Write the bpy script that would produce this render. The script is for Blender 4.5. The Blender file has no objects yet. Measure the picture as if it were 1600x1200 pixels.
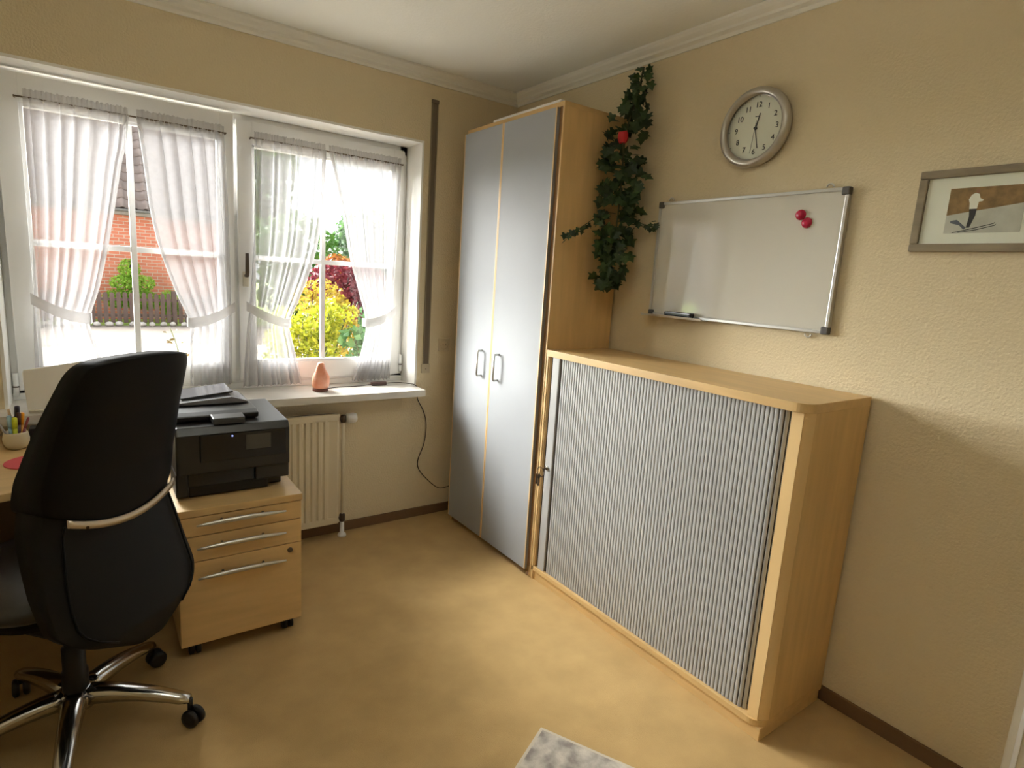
import bpy, bmesh, math, random
import numpy as np
from mathutils import Vector, Matrix
random.seed(7); np.random.seed(7)
sc = bpy.context.scene
COL = sc.collection
# ------------------------------------------------------------------ camera
cam_d = bpy.data.cameras.new('camera'); cam = bpy.data.objects.new('camera', cam_d); COL.objects.link(cam)
cam_d.sensor_width = 36.0; cam_d.sensor_fit = 'HORIZONTAL'; cam_d.lens = 916.6164 / 1600 * 36; cam_d.clip_start = .02; cam_d.clip_end = 300
Rr, Ru, Rf = (0.81272337, -0.57923513, 0.06298719), (0.0520178, 0.17980611, 0.98232577), (0.58032308, 0.79508265, -0.17626316)
M = Matrix(((Rr[0], Ru[0], -Rf[0], -2.1513157), (Rr[1], Ru[1], -Rf[1], -3.06900078), (Rr[2], Ru[2], -Rf[2], 1.46876219), (0, 0, 0, 1)))
cam.matrix_world = M
sc.camera = cam
# ------------------------------------------------------------------ sky (bright overcast), sun, exposure
world = bpy.data.worlds.new('overcast_sky'); sc.world = world; world.use_nodes = True
bg = world.node_tree.nodes['Background']; bg.inputs[0].default_value = (0.93, 0.97, 1.0, 1); bg.inputs[1].default_value = 1.0
sun_d = bpy.data.lights.new('hazy_sun', 'SUN'); sun = bpy.data.objects.new('hazy_sun', sun_d); COL.objects.link(sun)
sun_d.energy = 29.0; sun_d.angle = math.radians(55); sun_d.color = (1, .985, .95)
sun.rotation_euler = Vector((math.sin(math.radians(32)) * math.cos(math.radians(26)), -math.cos(math.radians(32)) * math.cos(math.radians(26)), -math.sin(math.radians(26)))).to_track_quat('-Z', 'Y').to_euler()   # veiled sun in front of the window, to the left
sc.view_settings.view_transform = 'Standard'; sc.view_settings.look = 'None'
sc.view_settings.exposure = 0.88; sc.view_settings.gamma = 1.0; sc.view_settings.use_curve_mapping = False
sc.cycles.diffuse_bounces = 6; sc.cycles.max_bounces = 14; sc.cycles.transparent_max_bounces = 24; sc.cycles.transmission_bounces = 8
sc.cycles.sample_clamp_indirect = 12.0
sc.cycles.caustics_reflective = False; sc.cycles.caustics_refractive = False
por_d = bpy.data.lights.new('window_portal', 'AREA'); por = bpy.data.objects.new('window_portal', por_d); COL.objects.link(por)
por_d.shape = 'RECTANGLE'; por_d.size = 1.85; por_d.size_y = 1.4; por_d.cycles.is_portal = True
por.location = (-1.525, .34, 1.49); por.rotation_euler = (math.radians(-90), 0, 0)

# ------------------------------------------------------------------ material helpers
def mat(name, col, rough=.6, metal=0., bump=0., bscale=60., var=0., vscale=8., stretch=(1, 1, 1), spec=.5, coat=0., col2=None, sss=0., trans=0., detail=4., coat_r=.05, bdist=.002):
    m = bpy.data.materials.new(name); m.use_nodes = True
    nt = m.node_tree; b = nt.nodes['Principled BSDF']
    b.inputs['Base Color'].default_value = (*col, 1); b.inputs['Roughness'].default_value = rough
    b.inputs['Metallic'].default_value = metal; b.inputs['Specular IOR Level'].default_value = spec
    b.inputs['Coat Weight'].default_value = coat; b.inputs['Coat Roughness'].default_value = coat_r
    if sss: b.inputs['Subsurface Weight'].default_value = sss; b.inputs['Subsurface Radius'].default_value = (.03, .012, .006)
    if var or bump:
        tc = nt.nodes.new('ShaderNodeTexCoord'); mp = nt.nodes.new('ShaderNodeMapping')
        g = nt.nodes.new('ShaderNodeNewGeometry')
        nt.links.new(g.outputs['Position'], mp.inputs['Vector']); mp.inputs['Scale'].default_value = stretch
        nt.nodes.remove(tc)
    if var:
        n = nt.nodes.new('ShaderNodeTexNoise'); n.inputs['Scale'].default_value = vscale; n.inputs['Detail'].default_value = detail
        nt.links.new(mp.outputs['Vector'], n.inputs['Vector'])
        r = nt.nodes.new('ShaderNodeValToRGB'); c2 = col2 or tuple(max(0, c * (1 - var)) for c in col); c1 = col if col2 else tuple(min(1, c * (1 + var * .5)) for c in col)
        r.color_ramp.elements[0].position = .32; r.color_ramp.elements[0].color = (*c2, 1)
        r.color_ramp.elements[1].position = .68; r.color_ramp.elements[1].color = (*c1, 1)
        nt.links.new(n.outputs['Fac'], r.inputs['Fac']); nt.links.new(r.outputs['Color'], b.inputs['Base Color'])
    if bump:
        n2 = nt.nodes.new('ShaderNodeTexNoise'); n2.inputs['Scale'].default_value = bscale; n2.inputs['Detail'].default_value = 3
        nt.links.new(mp.outputs['Vector'], n2.inputs['Vector'])
        bp = nt.nodes.new('ShaderNodeBump'); bp.inputs['Strength'].default_value = bump; bp.inputs['Distance'].default_value = bdist
        nt.links.new(n2.outputs['Fac'], bp.inputs['Height']); nt.links.new(bp.outputs['Normal'], b.inputs['Normal'])
    return m
def sheer(name, col, transp, transl):
    m = bpy.data.materials.new(name); m.use_nodes = True; nt = m.node_tree; nt.nodes.clear()
    o = nt.nodes.new('ShaderNodeOutputMaterial'); d = nt.nodes.new('ShaderNodeBsdfDiffuse'); t = nt.nodes.new('ShaderNodeBsdfTranslucent'); p = nt.nodes.new('ShaderNodeBsdfTransparent')
    d.inputs[0].default_value = (.92, .91, .92, 1); t.inputs[0].default_value = (*col, 1)
    m1 = nt.nodes.new('ShaderNodeMixShader'); m1.inputs[0].default_value = transl; nt.links.new(d.outputs[0], m1.inputs[1]); nt.links.new(t.outputs[0], m1.inputs[2])
    m2 = nt.nodes.new('ShaderNodeMixShader'); nt.links.new(m1.outputs[0], m2.inputs[1]); nt.links.new(p.outputs[0], m2.inputs[2])
    m2.inputs[0].default_value = transp
    if transp > 0:     # woven threads: openness varies a little with the weave
        g = nt.nodes.new('ShaderNodeNewGeometry'); n = nt.nodes.new('ShaderNodeTexNoise'); n.inputs['Scale'].default_value = 45; n.inputs['Detail'].default_value = 4
        mr = nt.nodes.new('ShaderNodeMapRange'); mr.inputs['From Min'].default_value = .3; mr.inputs['From Max'].default_value = .7
        mr.inputs['To Min'].default_value = transp * .92; mr.inputs['To Max'].default_value = min(1, transp * 1.08)
        nt.links.new(g.outputs['Position'], n.inputs['Vector']); nt.links.new(n.outputs['Fac'], mr.inputs['Value']); nt.links.new(mr.outputs[0], m2.inputs[0])
    nt.links.new(m2.outputs[0], o.inputs[0]); return m
def glass(name):
    m = bpy.data.materials.new(name); m.use_nodes = True; nt = m.node_tree; nt.nodes.clear()
    o = nt.nodes.new('ShaderNodeOutputMaterial'); g = nt.nodes.new('ShaderNodeBsdfGlossy'); p = nt.nodes.new('ShaderNodeBsdfTransparent')
    g.inputs['Roughness'].default_value = .02; p.inputs[0].default_value = (.96, .98, .97, 1)
    f = nt.nodes.new('ShaderNodeFresnel'); f.inputs[0].default_value = 1.35
    mx = nt.nodes.new('ShaderNodeMixShader'); nt.links.new(f.outputs[0], mx.inputs[0]); nt.links.new(p.outputs[0], mx.inputs[1]); nt.links.new(g.outputs[0], mx.inputs[2])
    nt.links.new(mx.outputs[0], o.inputs[0]); return m
def leafmat(name, c1, c2, transl=.4, rough=.5):
    m = bpy.data.materials.new(name); m.use_nodes = True; nt = m.node_tree; nt.nodes.clear()
    o = nt.nodes.new('ShaderNodeOutputMaterial'); b = nt.nodes.new('ShaderNodeBsdfPrincipled'); t = nt.nodes.new('ShaderNodeBsdfTranslucent')
    g = nt.nodes.new('ShaderNodeNewGeometry'); oi = nt.nodes.new('ShaderNodeObjectInfo'); r = nt.nodes.new('ShaderNodeValToRGB')
    ad = nt.nodes.new('ShaderNodeMath'); ad.operation = 'ADD'; fr = nt.nodes.new('ShaderNodeMath'); fr.operation = 'FRACT'
    nt.links.new(g.outputs['Random Per Island'], ad.inputs[0]); nt.links.new(oi.outputs['Random'], ad.inputs[1]); nt.links.new(ad.outputs[0], fr.inputs[0])
    r.color_ramp.elements[0].color = (*c1, 1); r.color_ramp.elements[1].color = (*c2, 1)
    nt.links.new(fr.outputs[0], r.inputs[0]); nt.links.new(r.outputs[0], b.inputs['Base Color']); nt.links.new(r.outputs[0], t.inputs[0]); b.inputs['Roughness'].default_value = rough
    mx = nt.nodes.new('ShaderNodeMixShader'); mx.inputs[0].default_value = transl
    nt.links.new(b.outputs[0], mx.inputs[1]); nt.links.new(t.outputs[0], mx.inputs[2]); nt.links.new(mx.outputs[0], o.inputs[0]); return m
def brickmat(name):
    m = bpy.data.materials.new(name); m.use_nodes = True; nt = m.node_tree; b = nt.nodes['Principled BSDF']; b.inputs['Roughness'].default_value = .9
    g = nt.nodes.new('ShaderNodeNewGeometry'); sp = nt.nodes.new('ShaderNodeSeparateXYZ'); cb = nt.nodes.new('ShaderNodeCombineXYZ')
    nt.links.new(g.outputs['Position'], sp.inputs[0]); nt.links.new(sp.outputs['X'], cb.inputs['X']); nt.links.new(sp.outputs['Z'], cb.inputs['Y'])
    k = nt.nodes.new('ShaderNodeTexBrick'); nt.links.new(cb.outputs[0], k.inputs['Vector'])
    k.inputs['Scale'].default_value = 1; k.inputs['Brick Width'].default_value = .25; k.inputs['Row Height'].default_value = .09; k.inputs['Mortar Size'].default_value = .009
    k.inputs['Color1'].default_value = (.70, .235, .145, 1); k.inputs['Color2'].default_value = (.58, .185, .115, 1); k.inputs['Mortar'].default_value = (.62, .50, .43, 1)
    nt.links.new(k.outputs['Color'], b.inputs['Base Color'])
    bp = nt.nodes.new('ShaderNodeBump'); bp.inputs['Distance'].default_value = .008; bp.invert = True; nt.links.new(k.outputs['Fac'], bp.inputs['Height']); nt.links.new(bp.outputs[0], b.inputs['Normal'])
    return m

WALL = mat('woodchip_wallpaper', (.70, .60, .41), .9, bump=.8, bscale=110, spec=.2, bdist=.004)
CEIL = mat('white_woodchip_ceiling', (.86, .86, .80), .9, bump=.4, bscale=90, spec=.2, bdist=.003)
WHITE = mat('white_plaster', (.85, .84, .80), .7, bump=.15, bscale=140, spec=.3)
CORN = mat('white_cornice', (.80, .78, .70), .6)
CARPET = mat('beige_carpet', (.52, .355, .16), 1., bump=.8, bscale=420, var=.10, vscale=7, spec=.05, detail=8)
SKIRT = mat('brown_carpet_skirting', (.17, .095, .045), .9, bump=.3, bscale=300)
PVC = mat('white_pvc', (.80, .80, .79), .32)
PVCG = mat('aged_white_plastic', (.70, .66, .55), .4)
BEECH = mat('beech_laminate', (.66, .445, .20), .42, var=.10, vscale=14, stretch=(2, 2, .25))
BEECHH = mat('beech_laminate_top', (.66, .445, .20), .38, var=.10, vscale=14, stretch=(2, .25, 2))
BEECHX = mat('beech_laminate_cross', (.66, .445, .20), .38, var=.10, vscale=14, stretch=(.25, 2, 2))
EDGE = mat('beech_edge_band', (.74, .52, .25), .4)
DGAP = mat('recess_shade_and_foot_brown', (.36, .20, .09), .5)  # brown for the painted shade in the wardrobe side recess, also its feet
SILVER = mat('silver_grey_laminate', (.345, .36, .38), .60, var=.04, vscale=3, spec=.4)
SLAT = mat('silver_plastic_slat', (.40, .40, .395), .4, spec=.6)
DARKG = mat('dark_gap', (.045, .03, .022), .8)
ALU = mat('brushed_aluminium', (.62, .62, .60), .32, metal=.9)
CHROME = mat('polished_metal', (.60, .59, .57), .16, metal=1.)
BRASSY = mat('old_brass_key', (.16, .12, .08), .35, metal=.8)
LEATHER = mat('black_leather', (.0035, .0035, .0035), .5, bump=.12, bscale=260, spec=.16)
SEATL = mat('smooth_black_seat_leather', (.010, .010, .011), .36, bump=.10, bscale=120, spec=.8)
SHELLP = mat('black_back_shell', (.007, .007, .007), .5, spec=.2)
BLACKP = mat('black_plastic', (.012, .012, .012), .4, spec=.35)
GLOSSB = mat('glossy_black_plastic', (.01, .01, .011), .16)
PRT = mat('charcoal_printer_plastic', (.022, .021, .019), .30, spec=.45)
SCREENM = mat('unlit_grey_screen', (.07, .068, .06), .2)
BOARD = mat('enamel_whiteboard', (.66, .645, .585), .05, spec=.75)
CAP = mat('grey_plastic_cap', (.09, .085, .085), .5)
MAG = mat('red_magnet_plastic', (.48, .012, .06), .25)
RADM = mat('cream_radiator_enamel', (.66, .58, .42), .4)
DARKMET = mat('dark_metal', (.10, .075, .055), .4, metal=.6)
STRAP = mat('brown_strap_fabric', (.16, .125, .085), .85)
GUIDE = mat('strap_guide_edge', (.24, .19, .12), .6)
SILL = mat('pale_marble_sill', (.66, .63, .57), .16, var=.10, vscale=6, detail=8)
SALT = mat('salt_crystal', (.78, .30, .16), .5, bump=.6, bscale=55, var=.25, vscale=22, col2=(.86, .46, .32), sss=.5, bdist=.006)
WOODD = mat('dark_red_wood', (.16, .045, .025), .5)
CABLE = mat('brown_cable', (.045, .028, .018), .5)
SHEER = sheer('sheer_white_voile', (.205, .20, .21), .33, .45)
HEM = sheer('doubled_white_voile', (.24, .235, .24), .18, .34)
GLASS = glass('window_glass')
IVY = leafmat('ivy_leaf', (.010, .030, .007), (.040, .085, .018), .10, .5)
STEM = mat('plant_stem', (.06, .07, .025), .7)
ROSE = mat('red_fabric_rose', (.50, .010, .016), .6)
FACEW = mat('clock_dial_paper', (.84, .83, .72), .45)
INK = mat('black_ink', (.012, .012, .012), .5)
GREYWOOD = mat('grey_washed_wood', (.27, .22, .145), .6, var=.25, vscale=30, stretch=(1, .3, 1))
PAPERW = mat('white_passepartout', (.84, .84, .74), .8)
MUGM = mat('cream_ceramic', (.62, .56, .40), .3)
RUGM = mat('grey_cream_mottled_rug', (.62, .57, .50), 1., bump=.6, bscale=300, var=.5, vscale=22, col2=(.27, .24, .215), detail=10)
RUGE = mat('cream_rug_edge', (.58, .52, .42), 1.)
PINK = mat('red_felt_mat', (.62, .09, .10), .85)
BRICK = brickmat('red_brickwork')
TILE = mat('grey_brown_roof_tile', (.235, .185, .17), .8, var=.2, vscale=3)
GUT = mat('grey_zinc_gutter', (.18, .18, .19), .5)
FENCE = mat('weathered_brown_fence', (.15, .10, .085), .8, var=.25, vscale=5, stretch=(3, 3, .6))
GROUND = mat('pale_paving', (.64, .58, .50), .95, var=.2, vscale=1.6, detail=8)
GRASS = mat('garden_lawn', (.30, .42, .08), .95, var=.3, vscale=4)
STONE = mat('white_edging_stone', (.6, .55, .5), .9, var=.3, vscale=9)
L_TOP = leafmat('bright_green_needles', (.22, .42, .04), (.45, .68, .10), .35)
L_YEL = leafmat('yellow_green_leaf', (0.180, 0.228, 0.012), (0.372, 0.360, 0.024), .45)
L_GRN = leafmat('fresh_green_leaf', (0.036, 0.120, 0.012), (0.102, 0.216, 0.030), .4)
L_BLU = leafmat('cool_green_leaf', (0.060, 0.150, 0.054), (0.132, 0.240, 0.090), .4)
L_RED = leafmat('purple_red_leaf', (0.096, 0.009, 0.018), (0.216, 0.024, 0.036), .4)
L_ORG = leafmat('orange_leaf', (0.240, 0.060, 0.012), (0.360, 0.156, 0.024), .4)
L_ROS = leafmat('bronze_rose_leaf', (.035, .045, .008), (.075, .045, .012), .4)
BARK = mat('bark', (.07, .05, .035), .9)

# ------------------------------------------------------------------ object helpers (all coordinates are world metres)
WL = {}
def wloc(o): return WL.get(o.name, Vector((0, 0, 0))) if o else Vector((0, 0, 0))
def link(name, me, loc, parent=None, rot=None):
    o = bpy.data.objects.new(name, me); COL.objects.link(o)
    loc = Vector(loc); o.parent = parent; o.location = loc - wloc(parent)
    if rot is not None: o.rotation_euler = rot
    WL[o.name] = loc; return o
def tag(o, label=None, cat=None, group=None, kind=None):
    if label: o['label'] = label
    if cat: o['category'] = cat
    if group: o['group'] = group
    if kind: o['kind'] = kind
    return o
def thing(name, loc, label, cat, group=None):
    return tag(link(name, None, loc), label, cat, group)
def struct(name, loc):
    return tag(link(name, None, loc), kind='structure')
class MB:
    def __init__(s): s.v = []; s.f = []; s.sm = []
    def add(s, vs, fs, smooth=False):
        n = len(s.v); s.v += [tuple(v) for v in vs]; s.f += [tuple(i + n for i in f) for f in fs]; s.sm += [smooth] * len(fs); return s
    def box(s, lo, hi):
        (a, b, c), (d, e, f) = lo, hi
        return s.add([(a, b, c), (d, b, c), (d, e, c), (a, e, c), (a, b, f), (d, b, f), (d, e, f), (a, e, f)],
                     [(0, 3, 2, 1), (4, 5, 6, 7), (0, 1, 5, 4), (1, 2, 6, 5), (2, 3, 7, 6), (3, 0, 4, 7)])
    def prism(s, poly, axis, a, b, smooth=False):
        """poly: 2-D outline in the two other axes (cyclic order), extruded along axis from a to b"""
        def P(p, t):
            return {'x': (t, p[0], p[1]), 'y': (p[0], t, p[1]), 'z': (p[0], p[1], t)}[axis]
        n = len(poly); vs = [P(p, a) for p in poly] + [P(p, b) for p in poly]
        s.add(vs, [tuple(range(n))[::-1], tuple(range(n, 2 * n))]); s.add(vs, [(i, (i + 1) % n, n + (i + 1) % n, n + i) for i in range(n)], smooth); return s
    def grid(s, rows, closed=False, smooth=True):
        n = len(rows[0]); vs = [p for r in rows for p in r]; fs = []
        for i in range(len(rows) - 1):
            for j in range(n if closed else n - 1):
                k = (j + 1) % n; fs.append((i * n + j, i * n + k, (i + 1) * n + k, (i + 1) * n + j))
        return s.add(vs, fs, smooth)
    def tube(s, pts, r, n=8, caps=True):
        pts = [Vector(p) for p in pts]; rs = r if isinstance(r, (list, tuple)) else [r] * len(pts); rows = []; up = Vector((0, 0, 1)); prev = None
        for i, p in enumerate(pts):
            t = (pts[min(i + 1, len(pts) - 1)] - pts[max(i - 1, 0)]).normalized()
            if prev is None:
                a = t.cross(up) if abs(t.z) < .95 else t.cross(Vector((1, 0, 0)))
            else: a = prev - t * prev.dot(t)
            a.normalize(); prev = a; b = t.cross(a)
            rows.append([p + (a * math.cos(q) + b * math.sin(q)) * rs[i] for q in [2 * math.pi * k / n for k in range(n)]])
        s.grid(rows, True)
        if caps: s.add(rows[0], [tuple(range(n))[::-1]]); s.add(rows[-1], [tuple(range(n))])
        return s
    def lathe(s, prof, c, axis='z', n=24, smooth=True):
        """prof: (radius, height along axis)"""
        rows = []
        for r, h in prof:
            row = []
            for k in range(n):
                q = 2 * math.pi * k / n; a, b = r * math.cos(q), r * math.sin(q)
                row.append({'z': (c[0] + a, c[1] + b, c[2] + h), 'x': (c[0] + h, c[1] + a, c[2] + b), 'y': (c[0] + a, c[1] + h, c[2] + b)}[axis])
            rows.append(row)
        s.grid(rows, True, smooth)
        s.add(rows[0], [tuple(range(n))[::-1]]); s.add(rows[-1], [tuple(range(n))]); return s
    def mesh(s, name, m, bevel=0, seg=2, origin=None, weld=True, solid=0):
        vs = np.array(s.v); c = np.array(origin) if origin is not None else np.array([(vs[:, 0].min() + vs[:, 0].max()) / 2, (vs[:, 1].min() + vs[:, 1].max()) / 2, vs[:, 2].min()])
        me = bpy.data.meshes.new(name); me.from_pydata([tuple(v - c) for v in vs], [], s.f); me.materials.append(m)
        me.polygons.foreach_set('use_smooth', s.sm)
        bm = bmesh.new(); bm.from_mesh(me)
        if weld: bmesh.ops.remove_doubles(bm, verts=bm.verts, dist=1e-5)
        bmesh.ops.recalc_face_normals(bm, faces=bm.faces)
        if bevel:
            es = [e for e in bm.edges if len(e.link_faces) == 2 and e.calc_face_angle(0) > .6]
            bmesh.ops.bevel(bm, geom=es, offset=bevel, segments=seg, affect='EDGES', profile=.6, clamp_overlap=True)
        bm.to_mesh(me); bm.free(); return me, Vector(c)
    def build(s, name, m, parent=None, bevel=0, seg=2, weld=True):
        me, c = s.mesh(name, m, bevel, seg, weld=weld); return link(name, me, c, parent)
def box(name, lo, hi, m, parent=None, bevel=.002, seg=2): return MB().box(lo, hi).build(name, m, parent, bevel, seg)
def sbox(name, lo, hi, m): return tag(box(name, lo, hi, m, None, 0), kind='structure')
def catmull(pts, n=8):
    P = [Vector(p) for p in pts]; P = [P[0] * 2 - P[1]] + P + [P[-1] * 2 - P[-2]]; out = []
    for i in range(1, len(P) - 2):
        for k in range(n):
            t = k / n; a, b, c, d = P[i - 1], P[i], P[i + 1], P[i + 2]
            out.append(.5 * ((2 * b) + (-a + c) * t + (2 * a - 5 * b + 4 * c - d) * t * t + (-a + 3 * b - 3 * c + d) * t ** 3))
    out.append(P[-2]); return out
def text_mesh(s, size, depth=.0006):
    cu = bpy.data.curves.new('glyph', 'FONT'); cu.body = s; cu.size = size; cu.extrude = depth; cu.align_x = 'CENTER'; cu.align_y = 'CENTER'; cu.resolution_u = 3
    o = bpy.data.objects.new('glyph', cu); COL.objects.link(o); bpy.context.view_layer.update()
    me = bpy.data.meshes.new_from_object(o.evaluated_get(bpy.context.evaluated_depsgraph_get())); bpy.data.objects.remove(o); bpy.data.curves.remove(cu); return me

# ================================================================== THE SETTING
XL, YF, ZC = -3.05, -4.2, 2.54           # left wall, wall behind the camera, ceiling height
WX0, WX1, WZ0, WZ1 = -2.435, -.6205, .818, 2.167     # window opening
sbox('floor', (XL - .2, YF - .2, -.15), (.2, .3, 0), CARPET)
sbox('ceiling', (XL - .2, YF - .2, ZC), (.2, .34, ZC + .2), CEIL)
t = MB(); g = .012
t.box((XL - .2, 0, 0), (WX0 - g, .30, ZC)).box((WX1 + g, 0, 0), (.2, .30, ZC)).box((WX0 - g, 0, 0), (WX1 + g, .30, WZ0 - .036)).box((WX0 - g, 0, WZ1 + g), (WX1 + g, .30, ZC))
tag(t.build('wall_back', WALL, weld=False), kind='structure')
sbox('wall_right', (0, YF - .2, 0), (.2, 0, ZC), WALL)
sbox('wall_left', (XL - .2, YF - .2, 0), (XL, 0, ZC), WALL)
sbox('wall_front', (XL, YF - .2, 0), (0, YF, ZC), WALL)
# white plastered reveal inside the window opening
t = MB().box((WX0 - g, -.001, WZ0), (WX0, .30, WZ1 + g)).box((WX1, -.001, WZ0), (WX1 + g, .30, WZ1 + g)).box((WX0, -.001, WZ1), (WX1, .30, WZ1 + g))
tag(t.build('trim_1', WHITE, weld=False), kind='structure')
# cornice mouldings
cp = [(0, 2.476), (.007, 2.476), (.010, 2.490), (.026, 2.498), (.029, 2.508), (.044, 2.520), (.052, 2.530), (.052, ZC), (0, ZC)]
tag(MB().prism([(-a, z) for a, z in cp], 'y', YF, 0).build('trim_2', CORN), kind='structure')
tag(MB().prism([(-a, z) for a, z in cp], 'x', XL, 0).build('trim_3', CORN), kind='structure')
# carpet-clad skirting
tag(box('baseboard_back', (XL, -.012, 0), (0, 0, .055), SKIRT, None, .003), kind='structure')
tag(box('baseboard_right', (-.012, -2.728, 0), (0, -.012, .055), SKIRT, None, .003), kind='structure')
# door casing on the right wall at the edge of view, with the door leaf in it
d1 = struct('door_1', (0, -3.1, 0))
MB().box((-.022, -2.80, 0), (0, -2.728, 2.06)).box((-.022, -3.62, 0), (0, -3.55, 2.06)).box((-.022, -3.62, 2.06), (0, -2.728, 2.13)).build('door_casing', PVCG, d1, .004)
MB().box((-.030, -2.760, 0), (-.022, -2.748, 2.06)).build('casing_bead', PVC, d1, .002)
box('door_leaf', (-.012, -3.55, .008), (.0, -2.80, 2.06), PVCG, d1)
MB().tube([(-.01, -3.46, 1.05), (-.05, -3.46, 1.05), (-.055, -3.34, 1.05)], .009).build('door_handle', ALU, d1)

# ---- window_1: frame, two sashes (the left one tilted open a little)
win = struct('window_1', (-1.53, .2, WZ0))
f = MB()
f.box((WX0, .185, WZ0), (WX0 + .045, .26, WZ1)).box((WX1 - .045, .185, WZ0), (WX1, .26, WZ1)).box((WX0, .185, WZ1 - .05), (WX1, .26, WZ1)).box((WX0, .185, WZ0), (WX1, .26, WZ0 + .045)).box((-1.565, .19, WZ0), (-1.505, .26, WZ1))
f.build('window_frame', PVC, win, .003, weld=False)
f = MB().box((WX0, .175, WZ0), (WX1, .186, WZ0 + .03)).build('frame_ledge', PVC, win, .002)
TILT = math.radians(2.6); ZPIV = .86
def tilt(p, on):
    if not on: return p
    x, y, z = p; dz = z - ZPIV; dy = y - .2
    return (x, .2 + dy * math.cos(TILT) - dz * math.sin(TILT), ZPIV + dz * math.cos(TILT) + dy * math.sin(TILT))
def sash(x0, x1, gx0, gx1, on, bx):
    zb, zt, gb, gt = .862, 2.140, .955, 2.035
    if on: zt = 2.148
    b = MB(); b.box((x0, .165, zb), (gx0, .225, zt)).box((gx1, .165, zb), (x1, .225, zt)).box((gx0, .165, zb), (gx1, .225, gb)).box((gx0, .165, gt), (gx1, .225, zt))
    # glazing beads, stepped in
    for a, c in (((gx0, .172, gb), (gx0 + .012, .2, gt)), ((gx1 - .012, .172, gb), (gx1, .2, gt)), ((gx0, .172, gb), (gx1, .2, gb + .012)), ((gx0, .172, gt - .012), (gx1, .2, gt))): b.box(a, c)
    b.v = [tilt(p, on) for p in b.v]; s = b.build('sash', PVC, win, .002, weld=False)
    zc = 1.492
    b = MB().box((bx - .012, .188, gb), (bx + .012, .206, gt)); b.v = [tilt(p, on) for p in b.v]; b.build('glazing_bar', PVC, s, .002)
    b = MB().box((gx0, .189, zc - .012), (gx1, .205, zc + .012)); b.v = [tilt(p, on) for p in b.v]; b.build('glazing_bar', PVC, s, .002)
    for (a0, a1) in ((gx0, bx), (bx, gx1)):
        for (c0, c1) in ((gb, zc), (zc, gt)):
            b = MB().add([(a0, .197, c0), (a1, .197, c0), (a1, .197, c1), (a0, .197, c1)], [(0, 1, 2, 3)]); b.v = [tilt(p, on) for p in b.v]; b.build('pane', GLASS, s)
    return s
sL = sash(-2.41, -1.552, -2.335, -1.612, True, -1.968)
sR = sash(-1.528, -.645, -1.457, -.708, False, -1.098)
def window_handle(x, y, z, parent):
    b = MB().box((x - .014, y - .010, z - .055), (x + .014, y, z + .02)); h = b.build('window_handle', PVCG, parent, .003)
    MB().tube([(x, y - .006, z), (x, y - .04, z), (x, y - .045, z + .02), (x, y - .045, z + .11)], [.009, .009, .010, .008]).build('handle_lever', DARKMET, h)
window_handle(-1.497, .165, 1.40, sR)
for (x, z) in ((-2.42, .89), (-.64, .93)):
    MB().tube([(x, .155, z - .05), (x, .155, z + .05)], .010).build('hinge_cover', PVC, win)
    MB().tube([(x, .155, z - .012), (x, .155, z - .006)], .0115).build('hinge_ring', DARKMET, win)
# window sill
tag(MB().box((-2.50, -.1485, WZ0 - .036), (-.622, 0, WZ0)).box((WX0, -.001, WZ0 - .036), (WX1, .19, WZ0)).build('window_sill', SILL, weld=False), kind='structure')
# ================================================================== THE GARDEN OUTSIDE
GZ = -.30
def ground(name, lo, hi, m): return tag(MB().box(lo, hi).build(name, m), kind='structure')
ground('driveway', (-60, .31, GZ - .2), (80, 10.5, GZ), GROUND)
ground('lane', (-60, 10.5, GZ - .2), (80, 14.6, GZ - .004), mat('pinkish_concrete_pavers', (.30, .25, .215), .95, var=.25, vscale=2.2, detail=8))
ground('lawn', (-60, 14.6, GZ - .2), (80, 60, GZ - .02), GRASS)
# neighbour house
HY = 16.6; HX0, HX1 = -5.6, 1.55
nh = thing('neighbour_house', ((HX0 + HX1) / 2, HY + 4, GZ), 'red brick house with grey tiled roof across the driveway, seen through the left window', 'house')
box('brick_wall', (HX0, HY, GZ - .1), (HX1, HY + 8, 2.62), BRICK, nh, 0)
ez, ey = 2.72, HY - .35; pitch = math.radians(46)
cpi, spi = math.cos(pitch), math.sin(pitch)
MB().prism([(ey + .05, ez - .10), (ey + .05 + 5.2 * cpi, ez - .10 + 5.2 * spi), (ey + .05 + 10.4 * cpi, ez - .10), (ey + .1, ez - .16)], 'x', HX0 - .2, HX1 + .2).build('roof', TILE, nh)
box('soffit', (HX0 - .2, ey, ez - .22), (HX1 + .2, HY + .05, ez - .14), mat('weathered_soffit_board', (.26, .23, .20), .8), nh, 0)
gu = MB(); gu.grid([[(x, ey - .02 + .07 * math.cos(q), ez - .07 + .07 * math.sin(q)) for q in [math.pi * (1 + k / 8) for k in range(9)]] for x in (HX0 - .25, HX1 + .25)])
gu.add([(HX0 - .25, ey - .10, ez - .065), (HX1 + .25, ey - .10, ez - .065), (HX1 + .25, ey + .06, ez - .065), (HX0 - .25, ey + .06, ez - .065)], [(0, 1, 2, 3)]); gu.build('gutter', GUT, nh)
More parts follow.
